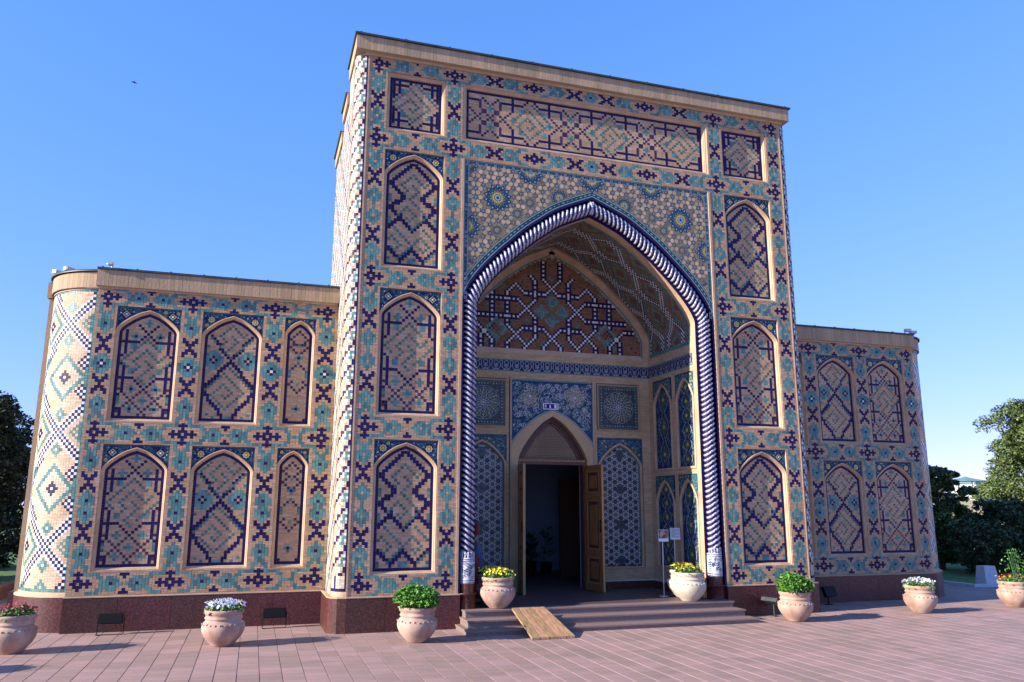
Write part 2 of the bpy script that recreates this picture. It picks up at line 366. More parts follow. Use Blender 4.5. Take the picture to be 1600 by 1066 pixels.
# ------------------------------------------------------------------ band motifs (grid art)
def put(g, j, i, c):
    if 0 <= j < g.shape[0] and 0 <= i < g.shape[1] and g[j, i] != 0: g[j, i] = c
def cross(g, j, i, up=True, dn=True, lf=True, rt=True, arm=True):
    for dj in (-1, 0, 1):
        for di in (-1, 0, 1):
            if dj or di: put(g, j+dj, i+di, NAVY)
    put(g, j, i, BUFF)
    for on, (a, b) in ((up, (1, 0)), (dn, (-1, 0)), (lf, (0, -1)), (rt, (0, 1))):
        put(g, j+2*a, i+2*b, NAVY)
        if on:
            for k in (-1, 0, 1): put(g, j+3*a+k*b, i+3*b+k*a, NAVY)
            put(g, j+4*a, i+4*b, NAVY)
def line(g, j, i, dj, di, art, flip=False):
    """art: list of (along, across, code)"""
    for a, c, k in art:
        put(g, j+a*dj+c*di, i+a*di+c*dj, k)
FLASK = [(a, s*c, TURQ) for a, c in ((3, 3), (4, 3), (5, 3), (4, 2), (5, 2), (6, 2), (6, 1), (7, 1)) for s in (-1, 1)] + [(7, 0, TURQ), (8, 0, TURQ)]
def dia(c=TURQ, mid=BUFF, big=False):
    A = []
    R = 3
    for a in range(-R, R+1):
        for b in range(-R, R+1):
            if (big and abs(a)+abs(b) <= 4) or (not big and abs(a)+abs(b) <= 3 and abs(b) <= 2): A.append((a, b, c))
    A.append((0, 0, mid))
    if big:
        for a, b in ((1, 0), (-1, 0), (0, 1), (0, -1)): A.append((a, b, NAVY))
        A.append((0, 0, WHITE))
    return A
XV = [(a, s*b, NAVY) for a, b in ((-3, 2), (-2, 2), (-2, 1), (-1, 1), (0, 0), (-1, 0), (1, 0), (1, 1), (2, 1), (2, 2), (3, 2)) for s in (-1, 1)]
def sh(art, d): return [(a+d, b, c) for a, b, c in art]
FLV = [(a, s*c, TURQ) for a, c in ((3, 2), (4, 2), (5, 2), (6, 2), (6, 1), (7, 1)) for s in (-1, 1)] + [(7, 0, TURQ)]
FLH = [(a, s*c, TURQ) for a, c in ((3, 3), (4, 3), (5, 3), (6, 3), (6, 2), (7, 2), (7, 1)) for s in (-1, 1)] + [(7, 0, TURQ)]
def band(g, j, i, dj, di, L, marks, mid=BUFF):
    """fills a band between two crosses L cells apart; marks: list of (kind, position)"""
    FL_ = FLV if dj else FLH
    art = list(FL_) + [(L-a, b, c) for a, b, c in FL_]
    for k, p in marks:
        if k == 'd': art += sh(dia(TURQ, mid), p)
        if k == 'l': art += [(p, 0, TURQ), (p+1, 0, TURQ), (p-1, 0, TURQ)]
        if k == 'D': art += sh(dia(TURQ, BUFF, True), p)
        if k == 'n': art += sh(dia(TURQ, NAVY), p)
        if k == 'x': art += sh(XV, p)
        if k == 't': art += [(p-1, 3, NAVY), (p, 3, NAVY), (p+1, 3, NAVY), (p, 2, NAVY), (p, -2, NAVY), (p-1, -3, NAVY), (p, -3, NAVY), (p+1, -3, NAVY)]
        if k == 'c': pass
    line(g, j, i, dj, di, art)

# square kufic drawn on a lattice turned by 45 degrees
KUF = ["#########", "#.......#", "#.#####.#", "..#...#.#", "###.#.#.#", "....#.#..", "#####.###", "#........", "#.#######"]
KUF2 = ["#######.#", "......#.#", "#####.#.#", "#...#.#.#", "#.#.#.#.#", "#.###.#.#", "#.....#.#", "#######.#", "........#"]
def kufic(g, jc, ic, R=6, c=13, art=KUF):
    c = 13
    for j in range(g.shape[0]):
        for i in range(g.shape[1]):
            a, b = (j-jc)+(i-ic), (j-jc)-(i-ic)
            if a % 2 or b % 2: continue
            a //= 2; b //= 2
            if abs(a) <= 4 and abs(b) <= 4 and abs(a) <= R and abs(b) <= R and art[4-b][a+4] == '#': put(g, j, i, c)
def seg(g, j0, i0, j1, i1, c, tall=False):
    n = max(abs(j1-j0), abs(i1-i0), 1)
    for k in range(n+1):
        j = round(j0+(j1-j0)*k/n); i = round(i0+(i1-i0)*k/n); put(g, j, i, c)
        if tall: put(g, j+1, i, c)
def sd_dia(g, j, i, c=TURQ, mid=BUFF):
    for a, b in ((0, 0), (1, 0), (-1, 0), (0, 1), (0, -1)): put(g, j+a, i+b, c)
    for a, b in ((1, 1), (1, -1), (-1, 1), (-1, -1)):
        if mid == c: put(g, j+a, i+b, 13)
    put(g, j, i, mid)
def panel_grid(kind, H, W=19):
    g = np.full((H, W), BUFF, int); m = W//2; mir = lambda f: (f(1), f(-1))
    def S(j0, a0, j1, a1, c, tall=False):
        for s in (1, -1): seg(g, j0, m+s*a0, j1, m+s*a1, c, tall)
    t = H-39
    if kind == 'zigzag':
        S(36+t, 0, 28+t, 8, NAVY, True); S(28+t, 8, 24, 3, NAVY, True); S(24, 3, 20, 8, NAVY, True); S(20, 8, 12, 0, NAVY, True)
        S(17, 4, 13, 8, NAVY, True); S(5, 0, 1, 4, NAVY, True); S(1, 4, 6, 9, NAVY, True)
        for s in (1, -1):
            sd_dia(g, 24, m+s*9, TURQ, TURQ); sd_dia(g, 16, m+s*9, TURQ, TURQ); sd_dia(g, 1, m, TURQ, TURQ); sd_dia(g, 1, m+s*9, TURQ, TURQ)
            kufic(g, 8, m+s*5, 3, TURQ, KUF2)
        kufic(g, 28+t, m, 3, TURQ, KUF); kufic(g, 19, m, 3, TURQ, KUF2)
    if kind == 'lace':
        S(2, 0, 10, 8, PLUM); S(10, 0, 0, 10, PLUM); S(2, 0, 0, 2, PLUM); S(10, 0, 14, 4, NAVY); S(14, 4, 14, 9, NAVY); S(9, 7, 18, 7, NAVY); S(19, 8, 19, 9, NAVY)
        S(1, 7, 3, 7, NAVY); S(3, 7, 3, 9, NAVY); S(8, 8, 8, 8, NAVY)
        S(31+t, 0, 28+t, 3, NAVY); S(28+t, 4, 28+t, 9, NAVY); S(24+t, 7, 32+t, 7, NAVY); S(23+t, 8, 23+t, 9, NAVY); S(31+t, 0, 35+t, 4, NAVY)
        for j, a in ((6, 0), (10, 4), (3, 4), (30+t, 4), (35+t, 0)):
            for s in (1, -1): sd_dia(g, j, m+s*a, TURQ, NAVY if a and H < 39 else GREEN)
        for s in (1, -1):
            sd_dia(g, 6, m+s*9, TURQ, TURQ)
            for j in (16, 26+t):
                for a, b in ((0, 5), (1, 5), (0, 4), (1, 4)): put(g, j+a, m+s*b, TURQ)
        kufic(g, 21+t//2, m, 4, TURQ, KUF)
    if kind == 'bigx':
        J = 22
        S(J, 0, J+9, 8, NAVY, True); S(J-1, 0, J-10, 8, NAVY, True); S(J-10, 8, J-11, 8, NAVY, True); S(9, 8, 1, 2, NAVY, True)
        for s in (1, -1):
            for a, b, c in dia(TURQ, BUFF, True): put(g, J+a, m+s*(6+b if True else b), c)
            put(g, J, m+s*6, BUFF); put(g, 1, m+s*5, TURQ); put(g, 2, m+s*7, TURQ); put(g, J+5, m+s*8, TURQ); put(g, J-5, m+s*8, TURQ)
        kufic(g, J+9, m, 4, TURQ, KUF); kufic(g, J-11, m, 4, TURQ, KUF2); S(1, 0, 1, 1, TURQ)
    if kind == 'narrow':
        for b in (11, 25):
            for k in range(0, 4):
                for s in (1, -1):
                    put(g, b+k, m+s*k, PLUM); put(g, b+6-k, m+s*(k), PLUM) if k > 1 else None
                    put(g, b-3-k, m+s*k, PLUM) if b == 25 else None
        for k in range(4):
            for s in (1, -1): put(g, H-4-k, m+s*k, PLUM); put(g, H-10+k, m+s*(k), PLUM) if k > 0 else None
        sd_dia(g, 5, m, TURQ, NAVY); sd_dia(g, H-14, m, TURQ, NAVY)
        for j in (14, 22, 29): put(g, j, m, GREEN)
        for s in (1, -1): sd_dia(g, 18, m+s*4, TURQ, TURQ)
        S(1, 3, 1, 4, NAVY)
    if kind == 'square':
        c = H//2
        for s in (1, -1):
            for q in (1, -1):
                jj = lambda a: c+q*a
                seg(g, jj(c-2), m+s*8, jj(c-7), m+s*8 if W > 18 else m+s*7, NAVY); seg(g, jj(c-1), m+s*6, jj(c-6), m+s*6, NAVY)
                seg(g, jj(c-3), m+s*9, jj(c-3), m+s*4, NAVY); seg(g, jj(c-3), m+s*3, jj(c-1), m+s*1, NAVY); put(g, jj(c-7), m+s*7, NAVY); put(g, jj(c-8), m+s*8, NAVY)
                for a, b in ((5, 5), (5, 4), (4, 5)): put(g, jj(a), m+s*b, TURQ)
        kufic(g, c, m, 4, TURQ, KUF2)
    return g

# small floral mosaic for the corners above the niche arches
def floral(mb, ok, box, scale, seed, w=0.0015, big=('yellow',), r0=0.055):
    r = random.Random(seed); u0, v0, u1, v1 = box; placed = []
    for t in range(400):
        if len(placed) > (u1-u0)*(v1-v0)/(scale*scale*1.6): break
        u = r.uniform(u0, u1); v = r.uniform(v0, v1); rr = r0*scale/0.05*r.choice((0.34, 0.42, 0.62))
        if not ok(u, v, rr*1.05) or any((u-a)**2+(v-b)**2 < (rr+c)**2*1.25 for a, b, c in placed): continue
        placed.append((u, v, rr)); k = r.random()
        if rr > r0*scale/0.05*0.6: star(mb, (u, v), rr, 8, 0.62, 'yellow', w, tone=r.random()); disc(mb, (u, v), rr*0.45, 'mdark', w+0.0006, 8); disc(mb, (u, v), rr*0.25, 'yellow', w+0.0012, 6)
        elif k < 0.5: star(mb, (u, v), rr*0.8, 5, 0.5, 'mpale', w, r.random()*3)
        else: star(mb, (u, v), rr*0.85, 4, 0.45, r.choice(('turq', 'white', 'mpale')), w, r.random()*3)
    for t in range(int(22*(u1-u0)*(v1-v0)/(scale*scale)/6)):
        u = r.uniform(u0, u1); v = r.uniform(v0, v1); rad = r.uniform(0.5, 1.2)*scale*0.6; a = r.uniform(0, 6.28)
        P = [(u+rad*(1-0.1*i)*math.cos(a+i*0.55), v+rad*(1-0.1*i)*math.sin(a+i*0.55)) for i in range(8)]
        if all(ok(x, y, 0.004) for x, y in P): ribbon(mb, P, 0.0065*scale/0.05, w-0.0004, 'turq' if r.random() < 0.6 else 'green')

# star and polygon lattice drawn with cream lines
def girih(mb, ok, box, a, w, lw=0.008, cols=('mblue', 'mgreen', 'mdark'), line_m='mcream', n=10, seed=3):
    u0, v0, u1, v1 = box; r = random.Random(seed)
    def rib(pts):
        seg_ = []
        for p in pts:
            if ok(p[0], p[1], lw): seg_.append(p)
            else:
                if len(seg_) > 1: ribbon(mb, seg_, lw, w+0.0012, line_m)
                seg_ = []
        if len(seg_) > 1: ribbon(mb, seg_, lw, w+0.0012, line_m)
    rows = int((v1-v0)/(a*0.866))+2; colsn = int((u1-u0)/a)+2
    uc = (u0+u1)/2; vc = (v0+v1)/2
    for j in range(-rows//2-1, rows//2+2):
        for i in range(-colsn//2-1, colsn//2+2):
            cx = uc+(i+(0.5 if j % 2 else 0))*a; cy = vc+j*a*0.866; R = a*0.52
            for k in range(6):
                t = math.pi/3*k; t2 = t+math.pi*2/3
                A = (cx+R*math.cos(t), cy+R*math.sin(t)); B = (cx+R*math.cos(t2), cy+R*math.sin(t2))
                rib([(A[0]+(B[0]-A[0])*q/6, A[1]+(B[1]-A[1])*q/6) for q in range(7)])
            rib(circ((cx, cy), a*0.20, 12))
            if ok(cx, cy, a*0.16): star(mb, (cx, cy), a*0.16, 6, 0.5, cols[(i+j) % len(cols)], w+0.0006); disc(mb, (cx, cy), a*0.05, 'mpale', w+0.0018, 6)
            for k in range(6):
                t = math.pi/3*k+math.pi/6; p = (cx+a*0.5*math.cos(t), cy+a*0.5*math.sin(t))
                if ok(*p, a*0.08): disc(mb, p, a*0.07, cols[(k+i) % len(cols)], w+0.0005, 6)

# ------------------------------------------------------------------ the museum building
museum = empty('museum_building', (0, 0, 0), 'tiled brick museum with a tall arched portal between two lower wings', 'building')

PLT = 0.466
# --- portal grid edges
cu = lin(-3.722, -3.434, 7)+lin(-3.434, -2.508, 23)[1:]+lin(-2.508, -2.221, 7)[1:]+lin(-2.221, 2.221, 105)[1:]+lin(2.221, 2.508, 7)[1:]+lin(2.508, 3.434, 23)[1:]+lin(3.434, 3.722, 7)[1:]
def thin(a, b, t, n=7): return [a, a+t]+lin(a+t, b-t, n)[1:]+[b]
cv = lin(PLT, 0.743, 7)+lin(0.743, 2.611, 46)[1:]+thin(2.611, 2.955, 0.029)[1:]+lin(2.955, 4.844, 45)[1:]+thin(4.844, 5.176, 0.024)[1:]+lin(5.176, 7.049, 45)[1:]+thin(7.049, 7.383, 0.024)[1:]+lin(7.383, 8.341, 22)[1:]+lin(8.341, 8.594, 7)[1:]
cu = np.array(cu); cv = np.array(cv)
G = np.full((len(cv)-1, len(cu)-1), BUFF, int); NU = len(cu)-1
# rows
r0 = 3; r1 = 7+46+1+3; r2 = 7+46+9+45+1+3; r3 = r2+3+1+1+45+1+3-0
rb = [0, 7, 53, 62, 107, 116, 161, 170, 192, 199]
r0, r1, r2, r3, r4 = 3, 57, 111, 165, 195
ccols = [3, 33, 145, 175]
G = np.full((199, NU), BUFF, int)
for a, b in ((7, 53), (62, 107), (116, 161), (170, 192)):
    G[a:b, 7:30] = 0; G[a:b, 149:172] = 0
G[0:161, 37:142] = 0; G[170:192, 37:142] = 0
for c in (3, 33, 145, 175):
    for ra, rb_ in ((r0, r1), (r1, r2), (r2, r3)):
        band(G, ra, c, 1, 0, rb_-ra, [('d', 10), ('x', 16), ('d', 23), ('l', 27), ('d', 31), ('x', 38), ('d', 44)])
    band(G, r3, c, 1, 0, 30, [('d', 9), ('x', 15), ('d', 21)])
for ra in (r0, r1, r2, r3, r4):
    for ca in (3, 145): band(G, ra, ca, 0, 1, 30, [('d', 10), ('t', 15), ('d', 20)])
    if ra in (r3, r4):
        band(G, ra, 33, 0, 1, 32, [('d', 10), ('x', 16), ('d', 22)])
        band(G, ra, 65, 0, 1, 48, [('d', 10), ('x', 17), ('n', 24), ('x', 31), ('d', 38)])
        band(G, ra, 113, 0, 1, 32, [('d', 10), ('x', 16), ('d', 22)])
        cross(G, ra, 65, False, False, True, True); cross(G, ra, 113, False, False, True, True)
for ra in (r0, r1, r2, r3, r4):
    for c in ccols:
        cross(G, ra, c, ra != r4, ra != r0, c not in (3,) and not (c == 145 and ra in (r0, r1, r2)), c != 175 and not (c == 33 and ra in (r0, r1, r2)))
pm = tile_field('brick_mosaic', museum, G, cu, cv, front(0.0), seed=11)
setp(pm, 'buff brickwork of the portal with navy and turquoise tile crosses')

# backing walls behind the bands (recesses stay open between them)
pb = MB()
def bk(x0, x1, z0, z1): pb.box((x0, 0.0085, z0), (x1, 0.1235, z1), 'mortar')
for s in (-1, 1):
    a, b = sorted((s*3.722, s*3.434)); bk(a, b, PLT, 8.594)
    a, b = sorted((s*2.508, s*2.221)); bk(a, b, PLT, 8.594)
    for z0, z1 in ((PLT, 0.743), (2.611, 2.955), (4.844, 5.176), (7.049, 7.383), (8.341, 8.594)):
        a, b = sorted((s*3.434, s*2.508)); bk(a, b, z0, z1)
bk(-2.221, 2.221, 7.049, 7.383); bk(-2.221, 2.221, 8.341, 8.594)
# solid masses
pb.box((-3.915, 0.19, 0.0), (-2.192, 2.85, 8.0), 'mortar'); pb.box((2.192, 0.19, 0.0), (3.915, 2.85, 8.0), 'mortar')
pb.box((-3.722, 0.1235, 0.0), (-2.192, 0.19, 8.59), 'mortar'); pb.box((2.192, 0.1235, 0.0), (3.722, 0.19, 8.59), 'mortar')
pb.box((-2.192, 0.1235, 6.95), (2.192, 1.95, 8.59), 'mortar')
pb.box((-3.915, 0.19, 8.0), (-2.192, 0.95, 8.59), 'mortar'); pb.box((2.192, 0.19, 8.0), (3.915, 0.95, 8.59), 'mortar')
# back wall with door opening
pb.box((-2.192, 2.01, 0.0), (-0.66, 2.35, 8.0), 'plaster'); pb.box((0.66, 2.01, 0.0), (2.192, 2.35, 8.0), 'plaster'); pb.box((-0.66, 2.10, 3.27), (0.66, 2.35, 8.0), 'plaster')
pb.build('portal_wall', museum)

# niche builder ----------------------------------------------------
def niche(parent, fmap, uc, hw, z0, z1, kind, seed, rise=None, H=39, W=19, label=None, d_arch=0.40, flat=False, buffline=True):
    n = empty('niche') if False else None
    fr = 0.046 if not flat else 0.05
    hp = hw-fr; zb = z0+fr
    if not flat:
        za = z1-0.085; zs = z1-d_arch
        P = arch_path(hp, zs, za, zb, 22, uc)
        # closed outline incl. bottom
    else:
        P = [(uc-hp, zb), (uc-hp, z1-fr), (uc+hp, z1-fr), (uc+hp, zb)]
    mb = MB()
    prof = [(-fr, 0.0), (-fr, -0.016), (-fr*0.62, -0.018), (-fr*0.55, -0.030), (-fr*0.2, -0.036), (0.0, -0.058), (0.0, -0.075)]
    if not flat:
        prof = [(-fr-0.001, -0.034)]+prof[1:]
        prof = [(-fr-0.001, -0.036), (-fr, -0.010), (-fr*0.70, -0.008), (-fr*0.55, -0.026), (-fr*0.2, -0.034), (0.0, -0.056), (0.0, -0.080)]
    sweep(mb, P, prof, 'moulding', closed=True)
    # back plane of the recess
    mb.poly([(uc-hw, z0, -0.079), (uc+hw, z0, -0.079), (uc+hw, z1, -0.079), (uc-hw, z1, -0.079)], 'mortar')
    fo = mb.build('niche', parent, None, fmap)
    if label: fo['label'] = label
    # mosaic
    bw = 0.040
    I = offset(P, bw, True)
    Wd = 2*hp; cell = Wd/W
    top = (z1-fr) if flat else (z1-0.085)
    H = max(8, int(math.ceil((top-zb)/cell)))
    cellv = (top-zb)/H if flat else cell
    g = panel_grid(kind, H, W)
    ue = np.array([uc-hp+i*cell for i in range(W+1)]); ve = np.array([zb+j*cellv for j in range(H+1)])
    ucn = (ue[:-1]+ue[1:])/2; vcn = (ve[:-1]+ve[1:])/2
    UU, VV = np.meshgrid(ucn, vcn)
    ins = np.ones_like(UU, bool)
    for du in (-0.38, 0.38):
        for dv in (-0.38, 0.38): ins &= inside(I, UU+du*cell, VV+dv*cellv)
    soft = inside(I, UU, VV)
    # partly covered cells are cut back: half cells under the border stay buff and tuck below it
    g = np.where(ins, g, np.where(soft, BUFF, 0))
    t = tile_field('panel_mosaic', fo, g, ue, ve, lambda u, v, w: fmap(u, v, w-0.074), seed=seed, w0=-0.006, w1=0.0, vpair=kind in ('zigzag', 'bigx', 'square', 'lace'), gap=0.0025)
    if kind != 'narrow' or True:
        tile_strip('border_tiles', fo, P, bw, lambda u, v, w: fmap(u, v, w-0.0735), seed=seed+5, closed=True, w0=-0.006, w1=0.0022)
    if not flat:
        # corner panels above the arch
        mb = MB(); O = offset(P, -fr, True); N = 14
        hwz = lambda x: np.interp(abs(x), [p[0]-uc for p in arch_path(hp, zs, za, zb, 22, uc)[:0]] or [0], [0])
        h = arch_half(hp, zs, za, 40)
        off = offset([(x, z) for x, z in h][::-1]+[(hp, zs-0.05)], -fr)      # from apex to spring
        xs = [max(p[0], 0) for p in off]; zs_ = [p[1] for p in off]
        xs_m = np.maximum.accumulate(np.array(xs))
        for s in (-1, 1):
            X = np.linspace(0, hw-0.001, 15); Z = np.interp(X, xs_m, zs_)
            for k in range(14):
                q = [(uc+s*X[k], Z[k]-0.012, 0), (uc+s*X[k+1], Z[k+1]-0.012, 0), (uc+s*X[k+1], z1-0.002, 0), (uc+s*X[k], z1-0.002, 0)]
                if s < 0: q = q[::-1]
                mb.poly(q, 'mnavy')
        fm = lambda u, v, w: fmap(u, v, w-0.030)
        def ok(u, v, r):
            x = abs(u-uc)+r
            if x > hw-0.012 or v+r > z1-0.012: return False
            return v-r > np.interp(max(abs(u-uc)-r*0.5, 0), xs_m, zs_)+0.004
        sc = 0.055 if hw > 0.3 else 0.04
        # two rosettes, then filling
        for s in (-1, 1):
            c = (uc+s*hw*0.72, z1-hw*0.26); R = hw*0.125
            if seed % 3 != 1 or hw < 0.3:
                star(mb, c, R, 8, 0.72, 'yellow', 0.002); star(mb, c, R*0.62, 8, 0.6, 'mdark', 0.0028); disc(mb, c, R*0.32, 'yellow', 0.0034, 8)
            else:
                star(mb, c, R, 4, 0.7, 'yellow', 0.002); star(mb, c, R*0.75, 4, 0.6, 'mblue', 0.0028); disc(mb, c, R*0.3, 'white', 0.0034, 8)
        occ = [(uc-hw*0.72, z1-hw*0.26), (uc+hw*0.72, z1-hw*0.26)]
        ok2 = lambda u, v, r: ok(u, v, r) and all((u-a)**2+(v-b)**2 > (hw*0.13+r)**2 for a, b in occ)
        floral(mb, ok2, (uc-hw, zs-0.05, uc+hw, z1), sc*0.8, seed, 0.002)
        for s in (-1, 1): ribbon(mb, [(uc+s*(hw-0.010), zs+0.06), (uc+s*(hw-0.010), z1-0.012)], 0.005, 0.0015, 'turq')
        ribbon(mb, [(uc-hw+0.01, z1-0.012), (uc+hw-0.01, z1-0.012)], 0.005, 0.0015, 'turq')
        mb.build('corner_mosaic', fo, None, fm)
    return fo

f0 = front(0.0); k = 0
for s, side in ((-1, 'left'), (1, 'right')):
    c = s*2.971
    niche(museum, f0, c, 0.463, 0.743, 2.611, 'zigzag', 21+k, label='lowest arched niche on the %s pier with navy zigzag' % side)
    niche(museum, f0, c, 0.463, 2.955, 4.844, 'lace', 22+k, label='middle arched niche on the %s pier with dotted lacework' % side)
    niche(museum, f0, c, 0.463, 5.176, 7.049, 'zigzag', 24+k, label='upper arched niche on the %s pier with navy zigzag' % side)
    niche(museum, f0, c, 0.463, 7.383, 8.341, 'square', 25+k, flat=True, label='square panel at the top of the %s pier' % side)
    k += 7

# long panel over the arch
def long_panel():
    W, z0, z1 = 2.200, 7.383, 8.341; fr = 0.05; hp = W-fr
    P = [(-hp, z0+fr), (-hp, z1-fr), (hp, z1-fr), (hp, z0+fr)]
    mb = MB(); sweep(mb, P, [(-fr-0.02, 0.0), (-fr-0.001, -0.016), (-fr*0.62, -0.018), (-fr*0.55, -0.030), (-fr*0.2, -0.036), (0.0, -0.058), (0.0, -0.080)], 'moulding', closed=True)
    mb.poly([(-W, z0, -0.079), (W, z0, -0.079), (W, z1, -0.079), (-W, z1, -0.079)], 'mortar')
    o = mb.build('long_panel', museum, None, f0); o['label'] = 'long rectangular panel of dotted lacework above the arch'
    nu, nv = 101, 21; g = np.full((nv, nu), BUFF, int)
    ue = np.linspace(-hp, hp, nu+1); ve = np.linspace(z0+fr, z1-fr, nv+1)
    c = 10
    for b in range(-1, 4):
        o_ = 1+b*33     # repeat
        # lace knot centre at o_+8, kufic centre at o_+25
        x = o_+8
        for s in (1, -1):
            for q in (1, -1):
                seg(g, c, x+s*5, c+q*7, x-s*2 if False else x+s*(5-7), PLUM)
                seg(g, c, x+s*5, c+q*1, x+s*6, PLUM)
                seg(g, c+q*2, x+s*7, c+q*3, x+s*8, PLUM)
                seg(g, c+q*7, x+s*2, c+q*8, x+s*3, NAVY)
                seg(g, c+q*7, x+s*2, c+q*7, x+s*2, NAVY)
                seg(g, c+q*4, x+s*9, c+q*10, x+s*9, NAVY); seg(g, c+q*7, x+s*4, c+q*7, x+s*13, NAVY); seg(g, c+q*8, x+s*14, c+q*9, x+s*15, NAVY)
                seg(g, c, x, c+q*4, x+s*4, PLUM); seg(g, c+q*4, x+s*4, c+q*7, x+s*7-s*3, PLUM)
                sd_dia(g, c+q*4, x, GREEN, TURQ)
            sd_dia(g, c, x+s*9, GREEN, TURQ)
        kx = x+17
        kufic(g, c, kx, 4, GREEN if b % 2 else TURQ, KUF if b % 2 else KUF2)
        for s in (1, -1):
            for q in (1, -1):
                for a, d in ((5, 5), (4, 5), (5, 4)): put(g, c+q*a, kx+s*d, TURQ)
    g[:, 0] = 0; g[:, -1] = 0; g[0] = 0; g[-1] = 0
    tile_field('panel_mosaic', o, g, ue, ve, lambda u, v, w: f0(u, v, w-0.074), seed=77, w0=-0.006, gap=0.0025)
    tile_strip('border_tiles', o, P, 0.040, lambda u, v, w: f0(u, v, w-0.0735), closed=True, w1=0.0022)
long_panel()

# cream edging strips of the portal front
es = MB()
for s in (-1, 1):
    es = MB(); a, b = sorted((s*3.722, s*3.745)); es.box((a, -0.006, PLT), (b, 0.03, 8.594), 'moulding'); es.build('edge_strip', museum)
    es = MB(); a, b = sorted((s*2.222, s*2.184)); es.box((a, -0.008, PLT), (b, 0.12, 7.049), 'moulding'); es.build('edge_strip', museum)

